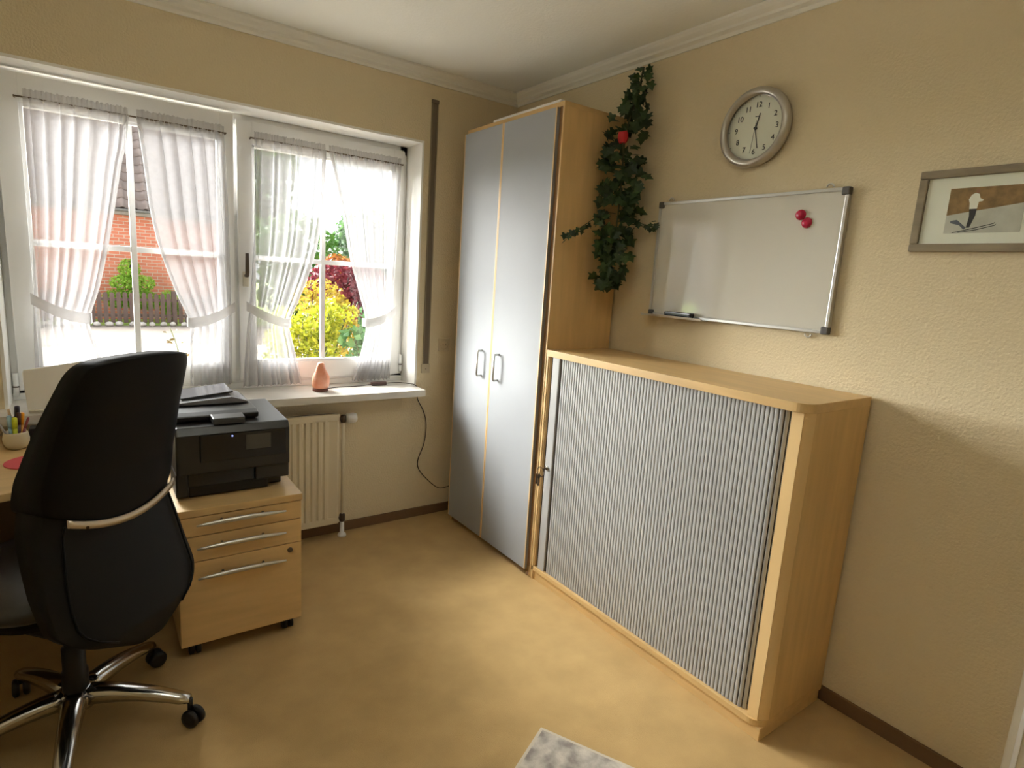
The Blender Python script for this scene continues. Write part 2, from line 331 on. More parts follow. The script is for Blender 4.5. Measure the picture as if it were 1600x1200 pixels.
# pantiles: S-profile, laid in courses; those seen largest are single tiles
TW, TL = .27, .36
def pantile_rows():
    pr = [(0, .0), (.04, -.015), (.09, -.022), (.14, -.012), (.18, .018), (.215, .036), (.25, .034), (.28, .012), (.295, -.002)]
    return pr
tm = MB()
pr = pantile_rows()
tm.grid([[(a, 0, h + .032) for a, h in pr], [(a, .42, h) for a, h in pr]]); tm.grid([[(a, 0, h + .032) for a, h in pr], [(a, 0, h + .010) for a, h in pr]], smooth=False); tm.grid([[(a, 0, h + .010) for a, h in pr], [(a, .42, h - .02) for a, h in pr]])
tile_me, _ = tm.mesh('roof_tile', TILE, origin=(0, 0, 0))
rest = MB()
for i in range(14):
    for j in range(-30, 11):
        x = j * TW + (HX1 + .2 - 11 * TW) ; y = ey + i * TL * cpi; z = ez - .05 + i * TL * spi
        near = i < 13 and -3.6 < x < 1.6
        if near:
            link('roof_tile', tile_me, (x, y, z), nh, (pitch, 0, 0))
        else:
            pts = [(x + v.co.x, y + v.co.y * cpi - v.co.z * spi, z + v.co.y * spi + v.co.z * cpi) for v in tile_me.vertices]
            rest.add(pts, [tuple(p.vertices) for p in tile_me.polygons])
tag(rest.build('roof_tiles_far', TILE, nh, weld=False), kind='stuff')
# picket fence
FY = 14.75
pf = thing('picket_fence', (-.6, FY, GZ), 'low brown wooden picket fence in front of the brick house', 'fence')
pm = MB().prism([(-.047, 0), (.047, 0), (.047, .72), (.03, .755), (0, .77), (-.03, .755), (-.047, .72)], 'y', -.012, .012); pick_me, _ = pm.mesh('picket', FENCE, origin=(0, 0, 0))
k = 0; x = -5.6
while x < 1.2:
    link('picket', pick_me, (x, FY, GZ + .05 + .008 * math.sin(k * 1.7)), pf); x += .136; k += 1
for z in (.20, .60): box('fence_rail', (-5.7, FY + .014, GZ + z), (1.25, FY + .05, GZ + z + .07), FENCE, pf, .004)
for x in (-4.4, -2.2, -.30, 1.2): box('fence_post', (x - .06, FY + .03, GZ), (x + .06, FY + .13, GZ + .88), FENCE, pf, .006)
# row of pale edging stones along the fence foot
for i in range(22):
    x = -3.4 + i * .235 + random.uniform(-.03, .03); r = random.uniform(.07, .11)
    b = MB(); b.lathe([(r * .3, 0), (r * .9, .015), (r, .05), (r * .75, .09), (r * .25, .11)], (x, FY - .26 + random.uniform(-.04, .04), GZ - .005), n=9)
    b.v = [(p[0] + random.uniform(-.012, .012), p[1], p[2]) for p in b.v]
    tag(b.build('edging_stone', STONE), 'pale rounded stone in the row along the foot of the picket fence', 'stone', 'edging stones along the picket fence')
# ---- leafy plants
def leaves(blobs, n, size, m, name, parent, flat=.35, kind='stuff'):
    """leaf blades scattered through the shells of ellipsoids"""
    vs, fs = [], []; tot = sum(b[3] * b[4] * b[5] for b in blobs) ; N = 0
    for (cx, cy, cz, rx, ry, rz) in blobs:
        m_ = max(12, int(n * rx * ry * rz / tot))
        for _ in range(m_):
            d = np.random.normal(size=3); d /= np.linalg.norm(d); rad = np.random.uniform(.55, 1.04) ** .6
            p = Vector((cx + d[0] * rx * rad, cy + d[1] * ry * rad, cz + d[2] * rz * rad))
            nrm = (Vector(d) + Vector(np.random.normal(size=3)) * .7).normalized(); a = nrm.orthogonal().normalized(); a = Matrix.Rotation(random.uniform(0, 6.28), 3, nrm) @ a; b = nrm.cross(a)
            s = size * random.uniform(.6, 1.3); w = s * flat
            q = [p - a * s * .5, p - a * s * .1 + b * w + nrm * w * .3, p + a * s * .55, p - a * s * .1 - b * w + nrm * w * .3]
            vs += q; fs += [(N, N + 1, N + 2), (N, N + 2, N + 3)]; N += 4
    me = bpy.data.meshes.new(name); c = parent and wloc(parent) or Vector((0, 0, 0))
    me.from_pydata([tuple(v - c) for v in vs], [], fs); me.materials.append(m)
    o = link(name, me, c, parent); tag(o, kind=kind); return o
def trunk(parent, pts, r0, r1):
    pts = [Vector(p) for p in pts]; n = len(pts); MB().tube(pts, [r0 + (r1 - r0) * i / (n - 1) for i in range(n)], 7).build('trunk', BARK, parent)
# cloud-pruned topiary and ball shrub behind the fence
ty = 15.7
T = thing('topiary_shrub', (-1.18, ty, GZ), 'bright green cloud-pruned shrub with several leaf balls behind the picket fence', 'shrub')
trunk(T, [(-1.18, ty, GZ), (-1.15, ty, .5), (-1.20, ty, 1.3)], .05, .03)
leaves([(-1.22, ty, 1.08, .26, .25, .27), (-1.42, ty - .1, .72, .26, .24, .20), (-.90, ty - .1, .72, .26, .24, .22), (-1.5, ty, .30, .34, .3, .26), (-.88, ty, .28, .36, .3, .26), (-1.15, ty + .1, .75, .25, .2, .25), (-1.18, ty, .3, .3, .3, .25)], 5200, .06, L_TOP, 'foliage', T)
T = thing('ball_shrub', (-.30, ty, GZ), 'small round clipped green shrub beside the topiary behind the fence', 'shrub')
trunk(T, [(-.30, ty, GZ), (-.30, ty, .1)], .03, .02); leaves([(-.30, ty, .27, .32, .3, .30), (-.30, ty, 0.0, .25, .25, .25)], 1600, .055, L_TOP, 'foliage', T)
# yellow-green shrub close to the right window
def stems(parent, base, tips, r, m=STEM):
    for tp in tips:
        mid = (Vector(base) + Vector(tp)) / 2 + Vector((random.uniform(-.05, .05), random.uniform(-.05, .05), .12)); MB().tube(catmull([base, mid, tp], 5), [r] * 5 + [r * .7] * 5 + [r * .4], 5).build('stem', m, parent)
T = thing('yellow_shrub', (-.42, 2.6, GZ), 'yellow-green loose leafy shrub just outside the right window', 'shrub')
tips = [(-.44 + random.uniform(-.36, .36), 2.6 + random.uniform(-.25, .25), random.uniform(.72, 1.12)) for _ in range(26)]
stems(T, (-.42, 2.6, GZ), tips, .010)
leaves([(p[0], p[1], p[2] - .12 * k, .11, .11, .09) for p in tips for k in (0, 1.4)], 2400, .058, L_YEL, 'foliage', T, .28)
T = thing('orange_tipped_shrub', (.05, 3.4, GZ), 'rounded shrub with yellow-orange tips behind the yellow shrub', 'shrub')
stems(T, (.05, 3.4, GZ), [(.05 + random.uniform(-.3, .3), 3.4, 1.1) for _ in range(7)], .012); leaves([(-.10, 3.4, 1.12, .28, .25, .22), (.05, 3.4, .75, .35, .3, .4)], 1500, .06, leafmat('golden_leaf', (.24, .16, .012), (.33, .26, .03), .4), 'foliage', T)
T = thing('broad_leaf_shrub', (.10, 2.35, GZ), 'fresh green broad-leaved shrub right of the yellow shrub outside the right window', 'shrub')
tips = [(.08 + random.uniform(-.18, .25), 2.35 + random.uniform(-.15, .15), random.uniform(.45, 1.22)) for _ in range(15)]
stems(T, (.10, 2.35, GZ), tips, .010); leaves([(p[0], p[1], p[2], .15, .14, .12) for p in tips], 460, .10, L_BLU, 'foliage', T, .4)
T = thing('red_maple', (1.95, 8.2, GZ), 'dark red leaved small maple tree behind the shrubs', 'tree')
trunk(T, [(1.95, 8.2, GZ), (1.9, 8.2, .6), (2.0, 8.2, 1.3)], .06, .03); leaves([(1.7, 8.2, 1.1, .55, .5, .5), (2.3, 8.2, 1.0, .5, .5, .55), (2.0, 8.1, .5, .7, .5, .5)], 3600, .11, L_RED, 'foliage', T)
T = thing('orange_bush', (2.7, 10.2, GZ), 'orange-red bush glimpsed above the red maple', 'bush')
trunk(T, [(2.7, 10.2, GZ), (2.7, 10.2, 1.3)], .05, .03); leaves([(2.45, 10.2, 1.50, .35, .3, .25), (2.9, 10.2, 1.2, .5, .45, .5)], 1500, .11, L_ORG, 'foliage', T)
def tree(name, label, x, y, h, rx, rz, m, n=3800, ls=.17):
    T = thing(name, (x, y, GZ), label, 'tree'); trunk(T, [(x, y, GZ), (x + .1, y, h * .3), (x, y, h * .7)], .14, .06)
    bl = [(x + random.uniform(-.6, .6) * rx, y + random.uniform(-.5, .5) * rx, h - rz + random.uniform(-.75, .75) * rz, rx * .5, rx * .5, rz * .42) for _ in range(11)]
    leaves(bl + [(x, y, h - rz, rx * .8, rx * .8, rz * .8)], n, ls, m, 'foliage', T)
tree('garden_tree', 'tall green tree left of the glazing bar in the right window', 2.25, 12.5, 3.05, 1.25, 1.5, L_GRN)
tree('garden_tree', 'blue-green bushy tree right of the glazing bar in the right window', 4.6, 14.4, 3.25, 1.2, 1.6, L_BLU)
tree('garden_tree', 'large pale green tree behind the left curtain of the right window', 3.6, 22.5, 6.6, 1.4, 2.6, L_GRN, 3800, .26)
tree('garden_tree', 'green tree behind the rightmost curtain', 8.4, 15.5, 3.6, 1.6, 2.0, L_BLU)
# rose shoot outside the left window
T = thing('rose_shoot', (-1.74, .62, GZ), 'thin rose shoot with bronze-green leaves rising just outside the left window', 'plant')
pts = [(-1.70, .62, GZ), (-1.72, .62, .4), (-1.745, .62, .85), (-1.765, .62, .99), (-1.795, .62, 1.09)]
MB().tube(catmull(pts, 6), [.004] * 18 + [.003] * 6 + [.002], 6).build('stem', STEM, T)
lf = MB(); lf.add([(0, 0, 0), (.012, .010, .003), (.016, .024, .0), (.010, .038, .004), (0, .048, -.004), (-.010, .038, .004), (-.016, .024, 0), (-.012, .010, .003), (0, .024, -.005)], [(8, i, (i + 1) % 8) for i in range(8)])
rl_me, _ = lf.mesh('leaf', L_ROS, origin=(0, 0, 0))
for i in range(20):
    t_ = random.uniform(.82, 1.09); k = (t_ - .82) / .27; base = Vector((-1.735 - .06 * k, .62, t_))
    o = link('leaf', rl_me, base + Vector((random.uniform(-.05, .05), random.uniform(-.03, .03), random.uniform(-.02, .02))), T, (random.uniform(-.6, .8), random.uniform(-.9, .9), random.uniform(0, 6.28))); o.scale = (random.uniform(.5, .95),) * 3

# ================================================================== CURTAINS
def interp(tab, z):      # tab of (x, z) top to bottom
    zs = [a[1] for a in tab][::-1]; xs = [a[0] for a in tab][::-1]
    return float(np.interp(z, zs, xs))
def curtain(label, outer, inner, y0, on, ztop, zbot, seed, ztie, tie_o, folds):
    rnd = random.Random(seed)
    # smooth the outline tables
    def sm(tab):
        P = catmull([(a, 0, b) for a, b in tab], 6); return [(p.x, p.z) for p in P]
    outer, inner = sm(outer), sm(inner)
    sgn = 1 if inner[0][0] > outer[0][0] else -1
    def yy(z): return y0 - (z - ZPIV) * math.tan(TILT) if on else y0
    C = thing('sheer_curtain', ((outer[0][0] + inner[0][0]) / 2, yy(zbot), zbot), label, 'curtain', 'sheer curtains on the window sashes')
    NS, NZ = folds * 10, 70; ph = [rnd.uniform(-.5, .5) for _ in range(folds + 2)]; am = [rnd.uniform(.6, 1.25) for _ in range(folds + 2)]
    rows = []
    for i in range(NZ + 1):
        z = ztop + (zbot - ztop) * i / NZ; xo, xi = interp(outer, z), interp(inner, z); w = abs(xi - xo); row = []
        near_tie = math.exp(-((z - ztie) / .09) ** 2)
        top = min(1, (ztop - z) / .10)
        for j in range(NS + 1):
            s = j / NS; a = s * folds; k = int(min(a, folds - 1)); fr = a - k
            p0, p1 = ph[k], ph[k + 1]; A = am[k] * (1 - fr) + am[k + 1] * fr
            th = 2 * math.pi * (a + (p0 * (1 - fr) + p1 * fr) * .75)
            dep = (.007 + .011 * top) * A * math.sin(th) * (1 - .45 * near_tie)
            hshift = .5 * w / folds * .28 * math.sin(th * 1.0 + 1.3)
            # at the tie the far part of the cloth falls into deeper folds toward the inner edge
            x = xo + (xi - xo) * s + hshift * (1 if 0 < j < NS else 0)
            sag = .012 * math.sin(s * math.pi) * near_tie
            scallop = (.004 * math.sin(th * 2) if i == NZ else 0)
            row.append((x, yy(z) - .022 + dep - sag, z + scallop))
        rows.append(row)
    MB().grid(rows).build('cloth', SHEER, C, weld=False)
    # gathered ruffle above the rod
    rows = []
    xo, xi = outer[0][0], inner[0][0]
    for i in range(5):
        z = ztop - .012 + .045 * i / 4; rows.append([(xo + (xi - xo) * j / NS, yy(z) - .016 + (.003 + .006 * abs(i - 1.5) / 2) * math.sin(j * 1.9 + ph[j % folds]), z + (rnd.uniform(-.004, .003) if i == 4 else 0)) for j in range(NS + 1)])
    MB().grid(rows).build('ruffled_heading', HEM, C, weld=False)
    # hem along the gathered inner edge
    rows = []
    for i in range(NZ + 1):
        z = ztop + (zbot - ztop) * i / NZ; xi = interp(inner, z); rows.append([(xi - sgn * .014 + sgn * .016 * q, yy(z) - .0245 + .004 * math.sin(i * 1.9 + q), z) for q in (0, .5, 1)])
    MB().grid(rows).build('frilled_edge', HEM, C, weld=False)
    # tie-back band
    xo_t, xi_t = tie_o[0], interp(inner, ztie); rows = []
    for i in range(17):
        s = i / 16; x = xo_t + (xi_t + sgn * .006 - xo_t) * s; zc = tie_o[1] + (ztie - tie_o[1]) * (1 - (1 - s) ** 1.7)
        yb = yy(zc) - .034 - .022 * math.sin(min(1, s * 1.05) * math.pi) - .004
        rows.append([(x, yb + dy, zc + dz) for dz, dy in ((-.024, .002), (-.008, -.002), (.008, -.002), (.024, .002))])
    rows.append([(xi_t + sgn * .010, yy(ztie) + .01, ztie + dz) for dz in (-.022, -.008, .008, .022)])
    MB().grid(rows).build('tieback', HEM, C, weld=False)
    return C
def rod(label, x0, x1, z, y0, on):
    y = y0 - (z - ZPIV) * math.tan(TILT) if on else y0; R = thing('curtain_rod', ((x0 + x1) / 2, y, z), label, 'curtain rod')
    MB().tube([(x0, y - .016, z), (x1, y - .016, z)], .0035, 8).build('rod', BRASSY, R)
    for x in (x0, x1): MB().tube([(x, y - .018, z), (x, y + .012, z)], .004, 8).build('rod_bracket', BRASSY, R)
CY = .152
curtain('sheer white tied-back curtain nearest the left edge, left half of the left window', [(-2.318, 2.05), (-2.318, 1.865), (-2.317, 1.692), (-2.325, 1.436), (-2.336, 1.25), (-2.345, 1.10), (-2.352, .85)],
        [(-1.970, 2.05), (-1.985, 1.93), (-2.005, 1.84), (-2.039, 1.648), (-2.07, 1.483), (-2.108, 1.315), (-2.150, 1.175), (-2.140, 1.10), (-2.116, 1.0), (-2.09, .85)], CY, True, 2.05, .852, 3, 1.18, (-2.345, 1.262), 7)
curtain('sheer white tied-back curtain beside the middle mullion, right half of the left window', [(-1.597, 2.05), (-1.589, 1.904), (-1.580, 1.642), (-1.576, 1.399), (-1.574, 1.238), (-1.573, 1.085), (-1.573, .852)],
        [(-1.940, 2.05), (-1.920, 1.853), (-1.902, 1.664), (-1.871, 1.498), (-1.814, 1.313), (-1.757, 1.163), (-1.763, 1.056), (-1.762, .852)], CY, True, 2.05, .852, 5, 1.165, (-1.562, 1.245), 6)
curtain('sheer white curtain beside the window handle, left half of the right window', [(-1.455, 2.06), (-1.459, 1.808), (-1.472, 1.498), (-1.492, 1.243), (-1.512, 1.049), (-1.528, .838)],
        [(-1.105, 2.06), (-1.119, 1.853), (-1.141, 1.622), (-1.184, 1.453), (-1.241, 1.30), (-1.294, 1.164), (-1.274, 1.045), (-1.230, .838)], CY, False, 2.06, .838, 8, 1.165, (-1.505, 1.25), 9)
curtain('sheer white curtain nearest the right window reveal, right half of the right window', [(-.680, 2.06), (-.690, 1.805), (-.700, 1.555), (-.712, 1.236), (-.716, 1.037), (-.720, .838)],
        [(-1.085, 2.06), (-1.052, 1.927), (-1.015, 1.768), (-.969, 1.535), (-.919, 1.364), (-.870, 1.168), (-.894, 1.003), (-.945, .838)], CY, False, 2.06, .838, 11, 1.17, (-.695, 1.245), 9)
rod('thin curtain rod across the top of the left window sash', -2.345, -1.590, 2.05, CY, True)
rod('thin curtain rod across the top of the right window sash', -1.468, -.668, 2.06, CY, False)

# ================================================================== WARDROBE
D = .4132; WY0, WY1 = -.9506, -.135
w = thing('tall_wardrobe', (-D / 2, (WY0 + WY1) / 2, 0), 'tall beech wardrobe with two silver-grey doors in the corner', 'wardrobe')
box('side_panel', (-D, WY0, .0), (-.014, WY0 + .020, 2.2462), BEECH, w, .0015)
box('side_panel', (-D, WY1 - .020, .0), (-.014, WY1, 2.2462), BEECH, w, .0015)
box('top_panel', (-D - .002, WY0 + .0, 2.2262), (-.014, WY1, 2.2480), BEECHH, w, .0015)
box('edge_strip', (-D - .004, WY0 - .0005, .05), (-D, WY0 + .009, 2.2462), EDGE, w, .001)
box('back_panel', (-.022, WY0 + .02, .05), (-.016, WY1 - .02, 2.226), BEECH, w, 0)
box('side_recess_shade', (-D - .002, WY0 + .009, .05), (-D + .01, WY0 + .028, 2.2262), DGAP, w, 0)  # darker strip imitates the shade in the recess beside the door
box('plinth', (-D + .03, WY0 + .02, 0.0), (-.02, WY1 - .02, .05), BEECHH, w, .001)
box('bottom_panel', (-D + .002, WY0 + .02, .045), (-.01, WY1 - .02, .065), BEECHH, w, .001)
ym = -.5075
for y0, y1, hy in ((ym + .0015, WY1 - .003, -.425), (WY0 + .029, ym - .0015, -.585)):
    dr = box('door', (-D - .020, y0, .035), (-D - .002, y1, 2.2225), SILVER, w, .0012)
    for a, b in (((y0, .035), (y0 + .007, 2.2225)), ((y1 - .007, .035), (y1, 2.2225))):
        box('edge_band', (-D - .0212, a[0], a[1]), (-D - .0016, b[0], b[1]), EDGE, dr, .001)
    x = -D - .020
    hb = MB().tube([(x, hy, .942), (x - .026, hy, .942), (x - .030, hy, .946), (x - .030, hy, 1.01), (x - .030, hy, 1.074), (x - .026, hy, 1.078), (x, hy, 1.078)], .0055, 8)
    hb.build('handle', ALU, dr)
MB().lathe([(.022, 0), (.022, .006), (.012, .010), (.010, .05)], (-D + .02, WY0 + .03, 0), n=14).build('levelling_foot', DGAP, w)
MB().lathe([(.022, 0), (.022, .006), (.012, .010), (.010, .05)], (-D + .02, WY1 - .05, 0), n=14).build('levelling_foot', DGAP, w)
tag(box('white_board_strip', (-.40, -.90, 2.248), (-.05, -.36, 2.266), PVC, None, .002), 'flat white board lying on top of the wardrobe', 'board')

# ================================================================== ROLLER-SHUTTER CABINET
CY0, CY1, CH = -2.205, -.9525, 1.1533
c = thing('roller_shutter_cabinet', (-D / 2, (CY0 + CY1) / 2, 0), 'wide low beech cabinet with a closed silver roller shutter front', 'cabinet')
def rounded_plan(x0, grow=0., r=.05):      # outline with the front right corner rounded
    pts = [(-.014, CY1), (-.014, CY0 - grow), (x0 + r, CY0 - grow)]
    for k in range(9):
        q = math.pi / 2 * k / 8; pts.append((x0 + r - r * math.sin(q), CY0 - grow + r - r * math.cos(q)))
    pts.append((x0, CY1)); return pts
MB().prism(rounded_plan(-D - .004), 'z', 1.1233, CH).build('top_board', BEECHH, c, .0015)
MB().prism(rounded_plan(-D - .002), 'z', .045, .068).build('bottom_board', BEECHH, c, .0015)
box('plinth', (-D + .006, CY0 + .004, 0), (-.02, CY1, .045), BEECHH, c, .001)
box('side_panel', (-D + .046, CY0, .068), (-.014, CY0 + .019, 1.1233), BEECH, c, .001)
# rounded front post of the right side
pp = [(-D + .048, CY0), (-D + .050, CY0 + .019)] ; post = MB()
outer = [(-D + .05 - .05 * math.sin(q) + .004, CY0 + .05 - .05 * math.cos(q)) for q in [math.pi / 2 * k / 8 * .62 for k in range(9)]]
inner_ = [(-D + .030, CY0 + .052), (-D + .05, CY0 + .03)]
post.prism(outer + inner_, 'z', .068, 1.1233); post.build('front_post', EDGE, c, .001)
box('post_lip', (-D + .010, CY0 + .020, .068), (-D + .034, CY0 + .058, 1.1233), EDGE, c, .001)
box('side_panel', (-D + .002, CY1 - .019, .0), (-.014, CY1, 1.1233), BEECH, c, .001)
box('edge_strip', (-D - .002, CY1 - .012, .0), (-D + .002, CY1 - .001, 1.1233), EDGE, c, .0008)
box('dark_lining', (-D + .05, CY0 + .03, .068), (-D + .054, CY1 - .02, 1.1233), DARKG, c, 0)
# tambour slats: shared mesh; the last ones turn into the cabinet
sp = .0155; sm_ = MB(); prof = [(-.0002, -.0065), (-.004, -.0062), (-.0052, -.004), (-.0055, 0), (-.0052, .004), (-.004, .0062), (-.0002, .0065)]
sm_.prism([(a, b) for a, b in prof], 'z', 0, 1.0530); slat_me, _ = sm_.mesh('slat', SLAT, origin=(0, 0, 0))
ys = -1.058; xs = -D + .016; end = -2.100; n = 0
while ys - n * sp > end:
    link('slat', slat_me, (xs, ys - n * sp, .0690), c); n += 1
ylast = ys - (n - 1) * sp; R_ = .05
for k in range(1, 4):
    q = k * sp / R_; link('slat', slat_me, (xs + R_ * (1 - math.cos(q)), ylast - R_ * math.sin(q), .0690), c, (0, 0, q))
box('backing_web', (xs + .0004, end - .003, .069), (xs + .003, -.972, 1.122), DARKG, c, 0)
gb = box('grip_bar', (xs - .012, -1.040, .069), (xs + .002, -.992, 1.122), SLAT, c, .003)
tag(gb, 'smooth silver closing bar with lock')
lk = MB().lathe([(.011, 0), (.011, -.004), (.008, -.006)], (xs - .012, -1.012, .590), 'x', 16).build('lock', CHROME, gb)
ky = thing('key_bunch', (xs - .03, -1.012, .53), 'small bunch of keys hanging from the cabinet lock', 'keys')
MB().box((xs - .040, -1.0135, .586), (xs - .016, -1.0105, .594)).build('key_shank', BRASSY, ky, .001)
MB().tube([(xs - .045 + .018 * math.cos(q), -1.004 + .012 * math.sin(q), .575 + .020 * math.sin(q)) for q in [2 * math.pi * k / 20 for k in range(21)]], .0016, 6).build('key_ring', DARKMET, ky)
MB().lathe([(.011, -.0015), (.012, 0), (.011, .0015)], (xs - .050, -1.000, .552), 'y', 14).build('key', BRASSY, ky)
MB().box((xs - .055, -1.0015, .505), (xs - .046, -.9990, .552)).box((xs - .060, -1.0015, .510), (xs - .053, -.9990, .516)).build('key', BRASSY, ky)
MB().box((xs - .064, -.9965, .515), (xs - .056, -.9945, .565)).build('key', DARKMET, ky)

# ================================================================== WHITEBOARD
BY0, BY1, BZ0, BZ1 = -2.0287, -1.1975, 1.3448, 1.8493
wb = thing('whiteboard', (-.01, (BY0 + BY1) / 2, BZ0), 'white magnetic board with aluminium frame and grey corners on the right wall', 'whiteboard')
box('board_surface', (-.018, BY0 + .010, BZ0 + .010), (-.006, BY1 - .010, BZ1 - .010), BOARD, wb, 0)
for lo, hi in (((-.024, BY0, BZ1 - .012), (-.004, BY1, BZ1)), ((-.024, BY0, BZ0), (-.004, BY1, BZ0 + .012)), ((-.024, BY0, BZ0), (-.004, BY0 + .012, BZ1)), ((-.024, BY1 - .012, BZ0), (-.004, BY1, BZ1))):
    box('frame_profile', lo, hi, ALU, wb, .002)
for y in (BY0, BY1):
    for z in (BZ0, BZ1):
        sy = 1 if y == BY0 else -1; sz = 1 if z == BZ0 else -1; a, b = y - sy * .002, y + sy * .026; e, f_ = z - sz * .002, z + sz * .026
        box('corner_cap', (-.027, min(a, b), min(e, f_)), (-.002, max(a, b), max(e, f_)), CAP, wb, .006, 3)
for y, z, s_ in ((BY1 - .055, BZ1, 1), (BY0 + .075, BZ1, 1), (BY0 + .075, BZ0, -1)):
    b = MB().tube([(-.010, y + .012 * math.cos(q), z + s_ * (.006 + .012 * math.sin(q))) for q in [math.pi * k / 12 for k in range(13)]], .0028, 6); b.build('hanging_eye', ALU, wb)
MB().prism([(-.024, BZ0 - .004), (-.070, BZ0 - .002), (-.074, BZ0 + .008), (-.071, BZ0 + .008), (-.067, BZ0 + .001), (-.024, BZ0)], 'y', BY1 - .33, BY1 + .004).build('pen_tray', ALU, wb, .0008)
mk = thing('board_eraser', (-.046, -1.38, BZ0), 'black board eraser lying in the whiteboard tray', 'eraser')
box('eraser_body', (-.060, -1.462, BZ0 + .007), (-.030, -1.318, BZ0 + .026), mat('navy_black_plastic', (.012, .014, .028), .18), mk, .006, 3)
box('felt_pad', (-.059, -1.458, BZ0 + .0008), (-.031, -1.322, BZ0 + .0075), mat('grey_felt', (.05, .05, .05), .95), mk, .001)
for y, z, which in ((-1.866, 1.764, 'upper left'), (-1.893, 1.735, 'lower right')):
    tag(MB().lathe([(.019, 0), (.019, -.003), (.016, -.010), (.009, -.014), (.002, -.0145)], (-.018, y, z), 'x', 22).build('round_magnet', MAG), f'glossy red round magnet, the {which} of the two on the whiteboard', 'magnet', 'red magnets on the whiteboard')

# ================================================================== WALL CLOCK
KY, KZ, KR = -1.632, 2.100, .146
ck = thing('wall_clock', (-.02, KY, KZ - KR), 'round silver wall clock with white dial on the right wall', 'clock')
rp = [(KR - .030, -.030), (KR - .026, -.040), (KR - .018, -.045), (KR - .008, -.043), (KR, -.034), (KR + .001, -.022), (KR - .006, -.002), (KR - .04, -.001)]
rows = [[(h, KY + r * math.cos(q), KZ + r * math.sin(q)) for q in [2 * math.pi * k / 64 for k in range(64)]] for r, h in rp]
MB().grid(rows, True).build('clock_rim', mat('satin_silver_paint', (.50, .475, .43), .3, metal=.7), ck)
dial = MB().lathe([(KR - .02, -.004), (KR - .022, -.012)], (0, KY, KZ), 'x', 48, False).build('dial', FACEW, ck)
def on_dial(me, ang_cw, r, name, m=INK, rot=0, x=-.0128):
    me.materials.clear(); me.materials.append(m)
    # local text XY -> wall: text x axis points to -y (as seen from the room), text y to +z
    y = KY - r * math.sin(ang_cw); z = KZ + r * math.cos(ang_cw)
    o = link(name, me, (x, y, z), dial); o.rotation_euler = Matrix(((0, 0, -1), (-1, 0, 0), (0, 1, 0))).to_euler(); return o
for h in range(1, 13): on_dial(text_mesh(str(h), .0285), math.radians(30 * h), .0865, 'numeral')
tick = MB().box((-.0006, -.003, -.0004), (.0006, .003, .0004)); 
for k in range(12):
    q = math.radians(30 * k); b = MB(); cs, sn = math.cos(q), math.sin(q)
    b.box((-.0131, -.0007, KR - .030), (-.0121, .0007, KR - .024)); b.v = [(p[0], KY + p[1] * cs - p[2] * sn, KZ + p[1] * sn + p[2] * cs) for p in b.v]; b.build('minute_mark', INK, dial)
MB().box((-.0131, KY - .009, KZ + .043), (-.0121, KY + .009, KZ + .046)).build('dial_imprint', INK, dial)
def hand(name, ang, L, back, wd, x):
    q = math.radians(ang); b = MB().prism([(-wd, -back), (wd, -back), (wd * .7, L), (-wd * .7, L)], 'x', x - .001, x); cs, sn = math.cos(q), math.sin(q)
    b.v = [(p[0], KY - (p[1] * cs + p[2] * sn), KZ + (-p[1] * sn + p[2] * cs)) for p in b.v]; return b.build(name, INK, ck)
hand('hour_hand', 14, .055, .006, .0030, -.0165); hand('minute_hand', 166, .078, .006, .0020, -.0185); hand('second_hand', 186, .092, .028, .0006, -.0205)
MB().lathe([(.005, -.012), (.005, -.0225)], (0, KY, KZ), 'x', 14).build('centre_pin', INK, ck)
MB().add([(-.029, KY + (KR - .028) * math.cos(q), KZ + (KR - .028) * math.sin(q)) for q in [2 * math.pi * k / 48 for k in range(48)]], [tuple(range(48))]).build('front_glass', GLASS, ck)

# ================================================================== FRAMED PICTURE
PY0, PY1, PZ0, PZ1 = -2.592, -2.236, 1.633, 1.876
pc = thing('framed_picture', (-.01, (PY0 + PY1) / 2, PZ0), 'small framed photograph of a skier in grey wooden frame at the right edge', 'picture')
fw = .024
for lo, hi in (((PY0, PZ1 - fw), (PY1, PZ1)), ((PY0, PZ0), (PY1, PZ0 + fw)), ((PY0, PZ0 + fw), (PY0 + fw, PZ1 - fw)), ((PY1 - fw, PZ0 + fw), (PY1, PZ1 - fw))):
    box('frame_bar', (-.020, lo[0], lo[1]), (-.002, hi[0], hi[1]), GREYWOOD, pc, .004)
mt = box('passepartout', (-.010, PY0 + .01, PZ0 + .01), (-.004, PY1 - .01, PZ1 - .01), PAPERW, pc, 0)
QY0, QY1, QZ0, QZ1 = -2.507, -2.322, 1.688, 1.819
pr_ = box('photo_print', (-.0108, QY0, QZ0), (-.0100, QY1, QZ1), mat('photo_snow', (.55, .54, .47), .5, var=.12, vscale=25), pc, 0)
def pshape(name, pts, m, x=-.0112):          # flat printed shapes; u right, v up in units of the print
    u0 = QY1; uw = QY0 - QY1; vh = QZ1 - QZ0
    P = [(u0 + uw * a, QZ0 + vh * b) for a, b in pts]; MB().prism(P, 'x', x, x + .0003).build(name, m, pr_)
pshape('hillside', [(0, .40), (0, 1), (1, 1), (1, .62), (.55, .52), (.3, .47)], mat('photo_hillside', (.36, .21, .075), .6, var=.5, vscale=45, col2=(.20, .12, .045)), -.0110)
pshape('skier_jacket', [(.30, .52), (.29, .66), (.27, .74), (.30, .84), (.35, .88), (.40, .85), (.42, .76), (.47, .72), (.46, .69), (.41, .68), (.40, .53)], PAPERW)
pshape('skier_head', [(.355, .88), (.35, .93), (.37, .955), (.395, .95), (.40, .90), (.39, .87)], mat('photo_skin', (.30, .15, .08), .6), -.0113)
